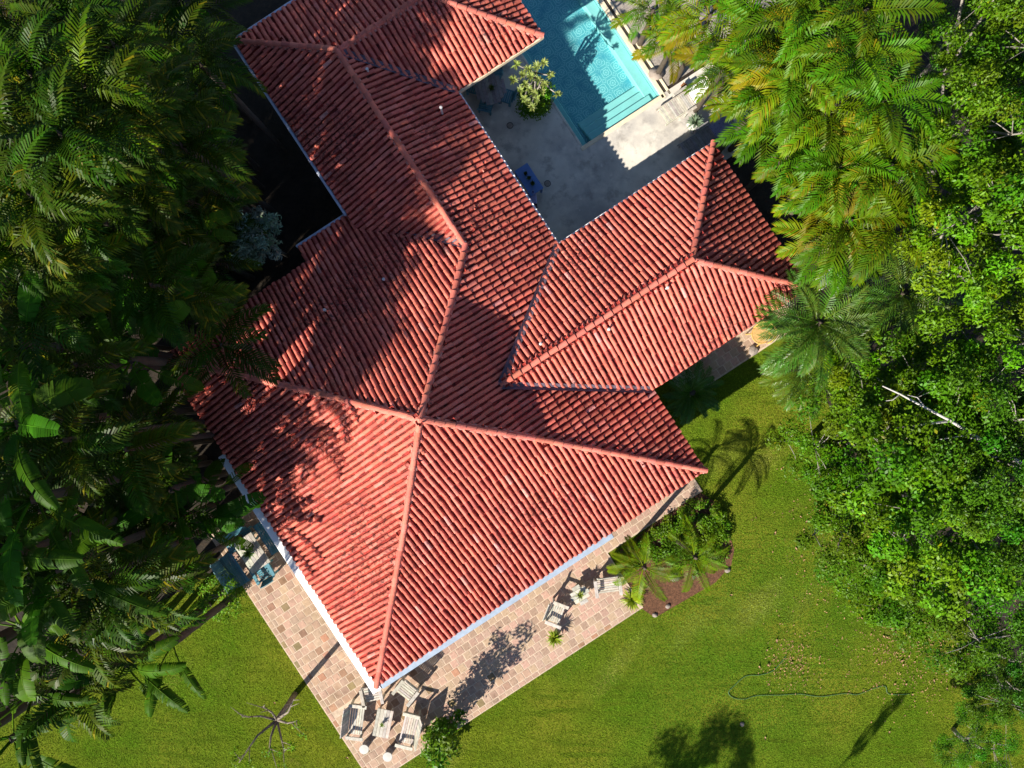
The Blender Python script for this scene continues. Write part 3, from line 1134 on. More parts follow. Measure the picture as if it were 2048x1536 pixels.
def palm(name, label, cat, px, py, h, fronds, n, size=1.0, trunk=TR_PALM, group=None, seed=0, part='frond', turn=None):
    """palm whose crown shows at photo pixel (px, py) when the crown is h metres up"""
    r = random.Random(seed * 7 + int(px) * 13 + int(py))
    w = W(px, py, h)
    t = thing(name, label, cat, (w.x, w.y, 0), 0, group)
    o = link('trunk', trunk, t)
    o.scale = (1, 1, h)
    off = r.uniform(0, 6.28)
    for i in range(n):
        f = link(part, r.choice(fronds), t)
        a = off + i * 2.399963 + r.uniform(-0.25, 0.25)
        if turn is not None:
            a = turn + r.uniform(-1.0, 1.0) * 1.9
        f.location = (0.05 * math.cos(a), 0.05 * math.sin(a), h - r.uniform(0, 0.25))
        f.rotation_euler = (r.uniform(-0.25, 0.25), r.uniform(-0.22, 0.22), a)
        k = size * r.uniform(0.8, 1.15)
        f.scale = (k, k, k)
    return t


# --- areca grove beside the pool (upper right)
for i, (px, py, h, n, lb) in enumerate((
        (1305, 20, 2.4, 13, 'small areca palm at the top edge leaning over the gravel by the pool'),
        (1345, 85, 2.4, 14, 'low areca palm hanging over the gravel path beside the pool'),
        (1455, 150, 2.4, 14, 'low bright areca palm above the head of the sunlit lounger'),
        (1420, 30, 4.6, 15, 'areca palm at the top edge just right of the pool garden'),
        (1465, 110, 4.4, 15, 'areca palm behind the two loungers with lush green fronds'),
        (1530, 225, 3.6, 15, 'areca palm hanging over the shaded lounger and roof corner'),
        (1530, 50, 5.8, 16, 'tall areca palm near the top edge in the middle of the pool grove'),
        (1545, 180, 5.4, 16, 'areca palm in the thick of the pool grove above the roof corner'),
        (1600, 290, 4.8, 16, 'areca palm drooping over the upper end of the east wing roof'),
        (1650, 385, 4.6, 16, 'areca palm covering the hipped end of the east wing roof'),
        (1590, 130, 6.4, 16, 'areca palm in the centre of the pool grove with long arched fronds'),
        (1620, 30, 6.6, 15, 'tall areca palm at the top edge right of the pool grove centre'),
        (1660, 215, 6.2, 16, 'areca palm with dark hollow at its crown in the pool grove'),
        (1680, 330, 5.6, 16, 'areca palm right of the east wing end with broad dense fronds'),
        (1700, 440, 5.2, 16, 'yellowing areca palm below the others at the grove edge'),
        (1665, 480, 4.0, 14, 'low areca palm touching the east corner of the roof'),
        (1720, 110, 6.8, 16, 'tall areca palm high on the right with pale sunlit fronds'),
        (1770, 200, 6.8, 16, 'areca palm with pale curled fronds at the right of the pool grove'),
        (1780, 330, 6.0, 16, 'areca palm bordering the broadleaf trees on the right'),
        (1730, 20, 7.0, 14, 'tall areca palm at the top edge beside the dark gap'),
        (1800, 440, 5.4, 13, 'areca palm at the lower right rim of the pool grove'))):
    fr = areca if i not in (14, 2, 5) else areca[2:7]
    palm('areca_palm', lb, 'palm', px, py, h, fr, n, 0.62 if i < 3 else 0.82, group='areca palms beside the pool', seed=i)
# --- feathery dark palms at the end of the east wing
palm('feather_palm', 'dense dark green feathery palm at the east wing corner', 'palm', 1640, 645, 3.6, feather, 40, 0.98, TR_FAT, seed=3)
palm('feather_palm', 'low feathery palm at the lawn edge below the east wing corner', 'palm', 1612, 735, 1.6, feather, 26, 0.8, TR_FAT, seed=8)
palm('feather_palm', 'shaded feathery palm between the east wing palm and the broadleaf trees', 'palm', 1810, 585, 3.8, feather, 28, 0.95, TR_FAT, seed=4)
# --- two small palms of the planting bed
palm('young_palm', 'young palm in the planting bed nearer the armchair', 'palm', 1289, 1137, 3.0, coco, 11, 0.92, seed=1, group='young palms in the planting bed')
palm('young_palm', 'young palm in the planting bed nearer the lawn', 'palm', 1391, 1116, 2.7, coco, 11, 0.92, seed=5, group='young palms in the planting bed')
# --- sago palm in the shaded nook
palm('sago_palm', 'spiky sago palm in the dark nook between main roof and east wing', 'palm', 1385, 785, 0.7, sago, 34, 1.0, TR_FAT, seed=2)

# --- grove on the left: arecas above, banana-like plants below
for i, (px, py, h, n, lb) in enumerate((
        (30, 40, 9.9, 15, 'areca palm in the extreme upper left corner'),
        (140, 40, 10.1, 15, 'areca palm at the top edge near the upper left corner'),
        (60, 150, 10.5, 16, 'sunlit areca palm on the left edge below the corner palm'),
        (165, 170, 10.5, 16, 'yellowish sunlit areca palm right of the left edge near the top'),
        (225, 90, 9.5, 15, 'areca palm with light green fronds near the top left'),
        (20, 280, 10.7, 16, 'sunlit areca palm on the left edge a third of the way down'),
        (120, 270, 10.9, 16, 'tall areca palm with bright arching fronds in the left grove'),
        (220, 240, 10.3, 16, 'areca palm whose frond catches light at the shade line'),
        (60, 390, 10.7, 16, 'big areca palm with broad bright fronds on the left edge'),
        (170, 390, 9.6, 16, 'areca palm in the middle of the lit left grove'),
        (260, 340, 8.6, 15, 'areca palm half in shade with long glinting fronds'),
        (300, 200, 8.1, 14, 'dim areca palm in shade right of the lit upper palms'),
        (360, 290, 7.6, 14, 'dark areca palm in shade nearest the north wing'),
        (30, 500, 10.3, 15, 'areca palm on the left edge halfway to the banana plants'),
        (140, 520, 8.8, 15, 'areca palm with bright yellow green frond above the banana plants'),
        (240, 480, 7.4, 15, 'areca palm at the dark boundary of the left grove'),
        (310, 420, 6.8, 14, 'shaded areca palm left of the little grey tree'),
        (400, 370, 5.6, 12, 'low shaded areca palm beside the little grey tree'),
        (300, 570, 7.7, 14, 'shaded areca palm above the large torn leaves'),
        (370, 580, 6.4, 13, 'dark areca palm left of the main roof corner'),
        (60, 610, 9.7, 14, 'areca palm on the left edge just above the torn banana leaves'),
        (440, 690, 5.4, 12, 'dark palm hanging over the west corner of the main roof'),
        (400, 130, 7.0, 12, 'very dark areca palm near the top, left of the north wing'))):
    palm('areca_palm', lb, 'palm', px, py, h, areca_shaded if i not in (3, 14) else areca[2:7], n, 0.78, group='areca palms of the left grove', seed=50 + i)
for i, (px, py, h, n, sz, lb) in enumerate((
        (40, 690, 9.8, 8, 1.0, 'banana plant with sunlit torn leaves on the left edge'),
        (150, 730, 8.4, 8, 1.0, 'banana plant with a pale torn leaf catching the sun'),
        (260, 720, 7.4, 8, 1.0, 'shaded banana plant with one broad dark teal leaf'),
        (30, 850, 10.2, 9, 1.0, 'banana plant on the left edge with bright lime leaf'),
        (130, 880, 9.8, 9, 1.0, 'banana plant right of the left edge at mid height'),
        (60, 1000, 9.4, 9, 1.0, 'banana plant in front of the small terracotta roof'),
        (250, 900, 7.8, 8, 1.0, 'dark banana plant amid the deep shade left of the house'),
        (30, 1110, 9.4, 9, 1.0, 'banana plant with broad lime leaves on the lower left edge'),
        (110, 1140, 9.0, 9, 1.0, 'banana plant with glossy leaves beside the withered fan palm'),
        (220, 1150, 8.4, 9, 1.0, 'banana plant right of the withered fan palm'),
        (340, 980, 5.0, 7, 0.95, 'shaded banana plant with a long leaf pointing at the house'),
        (415, 990, 4.0, 6, 0.8, 'low banana plant reaching over the white ledge'),
        (50, 1260, 7.4, 9, 1.0, 'banana plant near the bottom left with sunlit crown'),
        (170, 1260, 7.0, 9, 1.0, 'banana plant in the dense lower left clump'),
        (290, 1180, 7.0, 8, 0.95, 'banana plant left of the leafy shrub by the terrace'),
        (250, 1330, 5.6, 9, 0.9, 'banana plant at the lawn edge with pale ribbed leaves'),
        (60, 1390, 6.4, 9, 1.0, 'banana plant with drooping leaves over the lower left lawn'),
        (150, 1370, 6.2, 9, 1.0, 'banana plant at the lawn corner with dark lower leaves'),
        (20, 1480, 6.2, 8, 1.0, 'banana plant in the extreme lower left corner'),
        (340, 1290, 4.8, 6, 0.8, 'small banana plant spreading feathery leaves over the lawn'))):
    if i in (1, 4, 6, 9, 13, 14, 17):
        palm('areca_palm', lb.replace('banana plant', 'feathery palm'), 'palm', px, py, h, areca_shaded, n + 6, 0.8, group='feathery palms among the banana plants', seed=90 + i)
    else:
        palm('banana_plant', lb, 'banana plant', px, py, h, paddle, n, sz * 0.85, TR_FAT, group='banana plants of the left grove', seed=90 + i, part='leaf')


# low palms filling the shade beneath the left grove
gr_ = random.Random(12)
under = []
while len(under) < 60:
    x, y = gr_.uniform(0, 560), gr_.uniform(20, 1180)
    h = gr_.uniform(3.0, 6.5)
    w = W(x, y, h)
    u, v = w.x * U.x + w.y * U.y, w.x * V.x + w.y * V.y
    if any(roof_z(u + a_, v + c_) > -5 for a_ in (-0.3, 0, 0.5) for c_ in (-0.6, 0)) or (u > -11.6 and v < 1.6) or (y < 480 and x > 380) or (y < 640 and x > 430):
        continue
    if any((x - a_) ** 2 + (y - c_) ** 2 < 48 ** 2 for a_, c_ in under):
        continue
    under.append((x, y))
    palm('understorey_palm', 'dim low palm in the deep shade beneath the left grove', 'palm', x, y, h, areca_shaded[:7] if gr_.random() < 0.7 else paddle, 11, 0.85, group='low palms under the left grove', seed=300 + len(under))

# --- broadleaf trees
def leaf_cloud(name, clusters, per, size, mat, seed, spread=0.38, flat=0.6, tint=(1, 1, 1), var=0.25, asp=0.5, up=0.9):
    """crown: many small leaves in clumps. clusters = (n,4): centre and radius"""
    r = np.random.default_rng(seed)
    cl = np.repeat(np.asarray(clusters, dtype=float), per, axis=0)
    n = len(cl)
    d = r.normal(size=(n, 3))
    d /= np.linalg.norm(d, axis=1)[:, None]
    rad = cl[:, 3:4] * r.random((n, 1)) ** 0.45
    c = cl[:, :3] + d * rad * np.array([1, 1, flat])
    nrm = d * 0.5 + r.normal(size=(n, 3)) * 0.45 + np.array([0, 0, up])
    nrm /= np.linalg.norm(nrm, axis=1)[:, None]
    a = np.cross(nrm, r.normal(size=(n, 3)))
    a /= np.linalg.norm(a, axis=1)[:, None]
    bb = np.cross(nrm, a)
    s = size * r.uniform(0.65, 1.3, (n, 1))
    v = np.empty((n, 4, 3))
    v[:, 0] = c - a * s * 0.55
    v[:, 1] = c + bb * s * asp * 0.5 + nrm * s * 0.10
    v[:, 2] = c + a * s * 0.55 - nrm * s * 0.12
    v[:, 3] = c - bb * s * asp * 0.5 + nrm * s * 0.10
    ctint = 1 + np.repeat(r.uniform(-var, var, (len(clusters), 3)) * np.array([0.9, 0.5, 0.5]), per, axis=0)
    tn = np.asarray(tint) * ctint * r.uniform(0.75, 1.25, (n, 1))
    yl = r.random(n) < 0.012
    tn[yl] = tn[yl] * np.array([2.2, 1.2, 1.0])
    return np_mesh(name, v.reshape(-1, 3), np.arange(n * 4).reshape(n, 4), np.repeat(tn, 4, axis=0), mat)


def limbs(b, base, clusters, r0, seed, fork=0.45, nl=7, pale=False):
    """trunk forking into limbs that run out to the clumps"""
    r = random.Random(seed)
    top = max(c[2] for c in clusters)
    fk = Vector((r.uniform(-0.1, 0.1), r.uniform(-0.1, 0.1), top * fork))
    b.tube([base, Vector(base) * 0.5 + fk * 0.5 + Vector((0.04, -0.03, 0)), fk], [r0, r0 * 0.85, r0 * 0.7], 8)
    cs = list(clusters)
    r.shuffle(cs)
    mains = cs[:nl]
    nodes = []
    for m in mains:
        e = Vector(m[:3])
        mid = fk.lerp(e, 0.5) + Vector((r.uniform(-0.2, 0.2), r.uniform(-0.2, 0.2), 0.15))
        q = fk.lerp(e, 0.8)
        b.tube([fk, mid, q, e], [r0 * 0.5, r0 * 0.34, r0 * 0.22, r0 * 0.1], 6)
        nodes += [mid, q]
    for c in cs[nl:]:
        e = Vector(c[:3])
        s = min(nodes, key=lambda p: (p - e).length)
        b.tube([s, s.lerp(e, 0.5) + Vector((r.uniform(-0.08, 0.08), r.uniform(-0.08, 0.08), 0.05)), e], [r0 * 0.13, r0 * 0.08, r0 * 0.03], 4)


def crown_clusters(seed, R_=2.1, zc=4.4, n=46):
    """flattened sprays of foliage in a few tiers"""
    r = random.Random(seed)
    out = []
    for k in range(n):
        a = k * 2.399963 + r.uniform(-0.4, 0.4)
        q = math.sqrt((k + 0.5) / n) * R_ * r.uniform(0.85, 1.12)
        z = zc + r.choice((0.75, 0.15, -0.55)) * (1.15 - 0.5 * q / R_) + r.uniform(-0.15, 0.15)
        out.append((q * math.cos(a), q * math.sin(a), z, r.uniform(0.28, 0.58)))
    return out


TREES = []
for s_, (per, lsz, tn_, asp_) in enumerate(((330, 0.094, (1, 1, 1), 0.52), (270, 0.112, (1.22, 1.12, 0.8), 0.45), (360, 0.082, (0.72, 0.85, 1.0), 0.5), (290, 0.104, (1.15, 1.1, 0.9), 0.6))):
    cl = crown_clusters(200 + s_)
    cm = leaf_cloud('crown', cl, per, lsz, 'tree_leaf', 300 + s_, flat=0.42, tint=tn_, var=0.35, asp=asp_)
    tb = MB()
    limbs(tb, (0, 0, 0), cl, 0.13, 400 + s_)
    TREES.append((tb.mesh('trunk', 'bark_pale', True), cm, 4.4))


def tree(name, label, px, py, h, size, var, group=None, xy=None, cat='tree', rz=None):
    trm, cm, zc = TREES[var]
    w = W(px, py, h) if xy is None else Vector((*xy, 0))
    t = thing(name, label, cat, (w.x, w.y, 0), random.uniform(0, 6.28) if rz is None else rz, group)
    if h > 8:                                    # tall clear stem under an unstretched crown
        o = link('trunk', TR_FAT, t)
        o.scale = (1.6, 1.6, h - zc * size * 0.5)
        for nm, me in (('limbs', trm), ('crown', cm)):
            o = link(nm, me, t)
            o.scale = (size, size, size)
            o.location = (0, 0, h - zc * size)
        return t
    for nm, me in (('trunk', trm), ('crown', cm)):
        o = link(nm, me, t)
        o.scale = (size, size, h / zc)
    return t


GT = 'broadleaf trees on the right'
for i, (px, py, h, sz, var, lb) in enumerate((
        (1770, 750, 3.0, 0.9, 1, 'yellow green broadleaf tree just below the feathery palms'),
        (1875, 775, 4.6, 0.9, 1, 'broadleaf tree level with the feathery palms on the right'),
        (1690, 890, 2.8, 0.9, 0, 'broadleaf tree whose crown overhangs the palm shadow on the lawn'),
        (1835, 905, 5.2, 1.05, 3, 'broadleaf tree with pale bare branches showing through its crown'),
        (1985, 880, 5.8, 1.0, 2, 'dark broadleaf tree at the right edge level with the palm shadow'),
        (1745, 1040, 3.0, 0.95, 0, 'broadleaf tree in the lower middle of the right thicket'),
        (1890, 1065, 5.0, 1.05, 3, 'broadleaf tree deep in the right thicket above the fallen leaves'),
        (2020, 1050, 5.6, 0.9, 2, 'broadleaf tree cut by the right edge below the bare branches'),
        (1795, 1160, 2.6, 0.75, 3, 'low broadleaf tree just above the fallen leaves on the lawn'),
        (1935, 1210, 3.2, 0.95, 0, 'broadleaf tree right of the fallen leaves'),
        (2030, 1340, 3.2, 0.75, 2, 'broadleaf tree on the right edge near the bottom'),
        (1960, 1500, 1.5, 0.62, 2, 'small dark tree at the bottom edge near the right corner'),
        (2015, 735, 5.6, 0.8, 1, 'broadleaf tree on the right edge beside the dark gap'),
        (1960, 500, 6.2, 0.9, 1, 'bright broadleaf tree right of the pool grove'),
        (2030, 400, 6.6, 0.8, 3, 'broadleaf tree cut by the right edge in the upper part'),
        (1915, 300, 4.4, 0.7, 0, 'broadleaf tree between pool grove and right edge'),
        (2000, 210, 6.6, 0.8, 0, 'broadleaf tree near the upper right corner with bare twigs'),
        (1925, 90, 4.2, 0.6, 2, 'broadleaf tree at the top, right of the dark gap'),
        (2030, 40, 6.8, 0.75, 0, 'broadleaf tree in the extreme upper right corner'))):
    t = tree('broadleaf_tree', lb, px, py, h, sz, var, GT)
    if 'pale bare branches' in lb:               # long bleached limbs reaching out of the crown
        t.rotation_euler = (0, 0, 0)
        o_ = t.location
        for path, r0 in ((((2048, 930), (1950, 872), (1902, 842), (1850, 815), (1800, 788), (1765, 772)), 0.055), (((1902, 842), (1845, 849), (1792, 856)), 0.035),
                         (((1962, 880), (1925, 872), (1878, 879)), 0.03), (((1850, 815), (1835, 795), (1815, 790)), 0.02), (((1800, 788), (1785, 800), (1770, 802)), 0.018),
                         (((1960, 905), (1990, 915), (2030, 905)), 0.03)):
            P_ = [W(x, y, 6.1 - 0.004 * (2048 - x) * 0.4) - o_ for x, y in path]
            MB().tube(P_, [r0 * (1 - 0.7 * k / (len(P_) - 1)) for k in range(len(P_))], 7).build('bare_branch', 'bark_white', t, True)
# trees below the frame whose shadows fall on the lawn
tree('broadleaf_tree', 'tree below the picture whose round shadow lies on the bottom of the lawn', 0, 0, 6.0, 1.05, 0, None, (0.1, -20.9), rz=0.4)
tree('broadleaf_tree', 'slender tree below the picture casting a thin streak of shadow on the lawn', 0, 0, 5.5, 0.09, 2, None, (6.8, -17.6), rz=1.4)


# unseen trees added beyond the left edge to shade the ground beside the house
for i, (x, y, h, sz) in enumerate(((-14.2, -4.5, 10.0, 0.95), (-16.5, -2.0, 10.5, 1.1), (-14.5, 0.5, 10.5, 0.95), (-17.0, 2.5, 10.5, 1.1), (-19.5, -0.5, 11.0, 1.2), (-20.5, 3.5, 11.0, 1.2),
                                   (-17.5, -5.5, 10.5, 1.1), (-21.5, -4.5, 11.0, 1.2), (-15.5, 5.5, 10.5, 1.0), (-18.5, 6.8, 11.0, 1.1), (-14.5, 9.0, 10.0, 1.0), (-24.0, 0.5, 11.5, 1.3), (-23.0, 6.5, 11.5, 1.3))):
    tree('shade_tree', 'unseen tall tree added for shade beyond the left edge of the picture', 0, 0, h, sz, i % 4, 'added shade trees beyond the left edge', (x, y))

for i, (px, py, z, h, sz) in enumerate(((60, 620, 9.5, 14.0, 0.6), (200, 660, 9.0, 14.0, 0.75), (240, 840, 8.5, 14.0, 0.8),
                                        (160, 980, 8.5, 14.0, 0.6), (280, 1020, 8.0, 13.5, 0.7), (330, 640, 7.5, 14.0, 0.8))):
    k = (h - z) / math.tan(SUN_EL)  # taller unseen trees added up-sun of these points to dapple the grove
    w = W(px, py, z)
    tree('shade_tree', 'unseen towering tree added for shade beyond the left edge of the picture', 0, 0, h, sz, i % 4, 'added towering shade trees beyond the left edge', (w.x - SH.x * k, w.y - SH.y * k))

# --- shrubs, small trees and potted plants
def leafy(name, label, cat, loc, clusters, per, size, mat, seed, stem_mat='bark', r0=0.04, group=None, tint=(1, 1, 1), asp=0.5, up=0.9, fork=0.35, nl=5):
    t = thing(name, label, cat, loc, 0, group)
    link('crown', leaf_cloud('crown', clusters, per, size, mat, seed, tint=tint, asp=asp, up=up), t)
    b = MB()
    limbs(b, (0, 0, 0), clusters, r0, seed, fork, nl)
    b.build('trunk', stem_mat, t, True)
    return t


def blob(seed, n, rx, ry, z0, z1, rr):
    r = random.Random(seed)
    return [(r.uniform(-1, 1) * rx, r.uniform(-1, 1) * ry, r.uniform(z0, z1), r.uniform(*rr)) for _ in range(n)]


# tall bush by the wooden benches (its long shadow crosses the terrace)
w = W(900, 1432, 0)
leafy('bush', 'bright green bush beside the wooden benches at the terrace corner', 'bush', w,
      [(-0.15 + 0.4 * math.cos(k * 2.4) * (0.3 + 0.05 * k), 0.35 * math.sin(k * 2.4) * (0.3 + 0.05 * k) - 0.1, 0.5 + 0.12 * k, 0.34) for k in range(17)] +
      [(-0.2, -0.55, 0.5, 0.35), (-0.55, -0.35, 0.45, 0.3), (0.1, -0.7, 0.35, 0.28), (0.35, 0.2, 0.6, 0.3), (-0.35, -0.8, 0.3, 0.26)], 95, 0.13, 'tree_leaf', 501, tint=(1.2, 1.1, 0.9))
leafy('shrub', 'round dark green shrub at the foot of the frangipani', 'shrub', W(1069, 214, 0.06), blob(5, 34, 0.42, 0.42, 0.35, 0.95, (0.2, 0.3)), 130, 0.075, 'tree_leaf', 502, tint=(1.1, 1.15, 0.9))
leafy('shrub', 'airy small leaved shrub by the teal benches', 'shrub', W(462, 1180, 0.0), blob(6, 30, 0.6, 0.65, 0.35, 1.3, (0.15, 0.28)), 60, 0.07, 'tree_leaf', 503, tint=(1.2, 1.2, 1.2))
leafy('small_tree', 'little grey green tree with bare forked stems beside the main roof corner', 'tree', W(575, 512, 0.0),
      blob(7, 44, 0.8, 0.6, 3.2, 3.9, (0.2, 0.34)), 90, 0.13, 'grey_leaf', 504, 'bark_pale', 0.06, asp=0.28, fork=0.45, nl=4)
# nearly bare tree on the left lawn
t = thing('bare_tree', 'nearly leafless tree casting a forked shadow on the lower left lawn', 'tree', W(590, 1388, 0))
b = MB()
bcl = []
fk = Vector((0, 0, 2.0))
b.tube([(0, 0, 0), (0.03, 0.02, 1.0), fk], [0.10, 0.085, 0.07], 8)
rr_ = random.Random(77)
for k in range(7):
    a = k * 0.9 + rr_.uniform(-0.2, 0.2)
    L = rr_.uniform(0.7, 1.2)
    e1 = fk + Vector((math.cos(a) * L * 0.5, math.sin(a) * L * 0.5, 0.35))
    e2 = fk + Vector((math.cos(a + 0.2) * L, math.sin(a + 0.2) * L, rr_.uniform(0.6, 1.1)))
    b.tube([fk, e1, e2], [0.05, 0.03, 0.012], 6)
    for q in range(3):
        e3 = e2 + Vector((rr_.uniform(-0.4, 0.4), rr_.uniform(-0.4, 0.4), rr_.uniform(0.1, 0.4)))
        b.tube([e1.lerp(e2, 0.4 + 0.25 * q), e3], [0.018, 0.006], 4)
        if e3.y < 0.35:
            bcl.append((*e3, 0.2))
b.build('trunk', 'bark', t, True)
link('crown', leaf_cloud('crown', bcl, 26, 0.075, 'tree_leaf', 505, tint=(1.1, 1.1, 1.0)), t)


# frangipani in the courtyard: forked pale branches ending in leaf rosettes
t = thing('frangipani_tree', 'frangipani with pale forked branches and leaf rosettes beside the pool', 'tree', W(1069, 206, 0.06))
base = W(1069, 206, 0.06)
tips = [(1033, 129, 2.9), (1087, 126, 3.2), (1073, 133, 3.1), (1056, 139, 3.0), (1026, 160, 2.5), (1101, 151, 2.7), (1041, 181, 2.1), (1115, 189, 1.9), (1062, 152, 2.9),
        (1076, 160, 3.0), (1089, 168, 2.5), (1051, 168, 2.6), (1058, 178, 2.5), (1054, 203, 1.8), (1064, 214, 1.6), (1073, 198, 2.1), (1048, 197, 2.0), (1045, 150, 2.6), (1068, 186, 2.4), (1084, 184, 2.2)]
b = MB()
lv = MB()
n1 = Vector((0, 0, 0.8))
b.tube([(0, 0, 0), n1], [0.075, 0.06], 7)
forks = [Vector((-0.22, 0.12, 1.5)), Vector((0.2, 0.16, 1.6)), Vector((0.0, -0.12, 1.3)), Vector((-0.02, 0.25, 1.9))]
for f in forks:
    b.tube([n1, n1.lerp(f, 0.6) + Vector((0, 0, -0.05)), f], [0.05, 0.042, 0.036], 6)
rr_ = random.Random(5)
for (px, py, h) in tips:
    e = W(px, py, h) - base
    f = min(forks, key=lambda q: (q - e).length)
    b.tube([f, f.lerp(e, 0.5) + Vector((rr_.uniform(-0.05, 0.05), rr_.uniform(-0.05, 0.05), -0.08)), e], [0.03, 0.024, 0.018], 5)
    for k in range(17):
        a = k * 2.4
        el_ = R(rr_.uniform(0, 65))
        d = Vector((math.cos(a) * math.cos(el_), math.sin(a) * math.cos(el_), math.sin(el_)))
        sd = d.cross(Vector((0, 0, 1))).normalized()
        L = rr_.uniform(0.13, 0.22)
        ww = 0.028
        lv.add([e, e + d * L * 0.5 + sd * ww, e + d * L + Vector((0, 0, -0.03)), e + d * L * 0.5 - sd * ww], [(0, 1, 2, 3)], jit((1, 1, 1), 0.25))
b.build('trunk', 'bark_pale', t, True)
lv.build('crown', 'pale_leaf', t)


def rosette(b, c, n, L, w, tint, seed, el=(10, 75), cup=0.1):
    r = random.Random(seed)
    c = Vector(c)
    for k in range(n):
        a = k * 2.4 + r.uniform(-0.2, 0.2)
        e_ = R(r.uniform(*el))
        d = Vector((math.cos(a) * math.cos(e_), math.sin(a) * math.cos(e_), math.sin(e_)))
        sd = d.cross(Vector((0, 0, 1))).normalized()
        ln = L * r.uniform(0.75, 1.1)
        m = c + d * ln * 0.5
        tp = m + (d + Vector((0, 0, -0.5))).normalized() * ln * 0.5
        b.add([c - sd * w * 0.3, c + sd * w * 0.3, m + sd * w * 0.5, m - sd * w * 0.5, tp], [(0, 1, 2, 3), (3, 2, 4)], jit(tint, 0.25))


def potted(name, label, cat, loc, pot_r, pot_h, pot_mat, leaf_mat, n, L, w, tint, seed, el=(10, 75), group=None, square=False):
    t = thing(name, label, cat, loc, 0, group)
    b = MB()
    if square:
        b.box((0, 0, pot_h / 2), (pot_r * 2, pot_r * 2, pot_h), Matrix.Rotation(UA, 3, 'Z'), bev=0.015)
    else:
        b.lathe([(pot_r * 0.7, 0), (pot_r, pot_h * 0.9), (pot_r * 1.08, pot_h * 0.92), (pot_r * 1.08, pot_h), (pot_r * 0.9, pot_h), (pot_r * 0.88, pot_h * 0.9), (0.01, pot_h * 0.88)], 14)
    b.build('pot', pot_mat, t)
    lb = MB()
    rosette(lb, (0, 0, pot_h * 0.9), n, L, w, tint, seed, el)
    lb.build('leaves', leaf_mat, t)
    return t


# ---------------------------------------------------------------- furniture
def garden_chair(name, label, cat, px, py, facing, w=0.8, d=0.55, hs=0.40, hb=0.88, mat='weathered_wood', z=0.058, group=None, lean=0.28, arms=True, nb=8):
    """slatted wooden chair or bench; facing = direction (photo dx, dy) one looks when seated; (px, py) is the seat centre"""
    c = W(px, py, hs)
    t = thing(name, label, cat, (c.x, c.y, z), ang(*facing) - PI / 2, group)
    hs -= z
    hb -= z
    b = MB()
    n = 6
    for i in range(n):                                                            # seat slats run left to right
        y = -d / 2 + d * (i + 0.5) / n
        b.box((0, y, hs - 0.012 - 0.02 * (1 - i / n)), (w - 0.02, d / n - 0.012, 0.024), None, jit((1, 1, 1), 0.2), 0.004)
    b.build('seat', mat, t)
    b = MB()
    rt = Matrix.Rotation(lean, 3, 'X')
    hgt = hb - hs + 0.06
    for i in range(nb):
        x = -w / 2 + 0.03 + (w - 0.06) * (i + 0.5) / nb
        top = hgt * (1 + 0.06 * math.cos(PI * (i + 0.5 - nb / 2) / nb))
        p = rt @ Vector((0, 0, top / 2))
        b.box(Vector((x, -d / 2 - 0.015, hs - 0.03)) + p, ((w - 0.06) / nb - 0.008, 0.022, top), rt, jit((1, 1, 1), 0.2))
    for zz in (0.12, hgt - 0.1):
        p = rt @ Vector((0, -0.022, zz))
        b.box(Vector((0, -d / 2 - 0.015, hs - 0.03)) + p, (w - 0.02, 0.022, 0.06), rt, jit((1, 1, 1), 0.2))
    b.build('backrest', mat, t)
    for s in (-1, 1):
        if arms:
            MB().box((s * (w / 2 + 0.035), 0.02, hs + 0.20), (0.11, d + 0.12, 0.025), None, jit((1, 1, 1), 0.15), 0.006).build('armrest', mat, t)
        for y in (-d / 2 + 0.02, d / 2 - 0.02):
            top = hs + 0.187 if arms else hs - 0.03
            MB().box((s * (w / 2 + (0.03 if arms else -0.03)), y, top / 2), (0.05, 0.07, top), None, jit((1, 1, 1), 0.15)).build('leg', mat, t)
        MB().box((s * (w / 2 - 0.012), 0.0, hs - 0.075), (0.024, d, 0.07), None, jit((1, 1, 1), 0.15)).build('side_rail', mat, t)
    return t


def plank_table(name, label, px, py, axis, lx, ly, h, mat='weathered_wood', n=7, z=0.058, group=None, octo=0.0):
    """plank-topped table; axis = photo direction of the planks; octo trims the corners"""
    c = W(px, py, h)
    t = thing(name, label, 'table', (c.x, c.y, z), ang(*axis), group)
    h -= z
    for i in range(n):
        y0, y1 = -ly / 2 + ly * i / n, -ly / 2 + ly * (i + 1) / n
        ym = max(abs(y0), abs(y1))
        cut = max(0.0, ym - (ly / 2 - octo)) if octo else 0
        MB().box((0, (y0 + y1) / 2, h - 0.015), (lx - 2 * cut, y1 - y0 - 0.007, 0.03), None, jit((1, 1, 1), 0.18), 0.004).build('plank', mat, t)
    k = octo * 0.6
    for sx in (-1, 1):
        for sy in (-1, 1):
            MB().box((sx * (lx / 2 - 0.07 - k), sy * (ly / 2 - 0.07 - k), (h - 0.03) / 2), (0.06, 0.06, h - 0.03), None, jit((1, 1, 1), 0.15)).build('leg', mat, t)
    b = MB()
    for sy in (-1, 1):
        b.box((0, sy * (ly / 2 - 0.07 - k), h - 0.075), (lx - 0.2 - 2 * k, 0.025, 0.08))
    b.build('apron', mat, t)
    return t


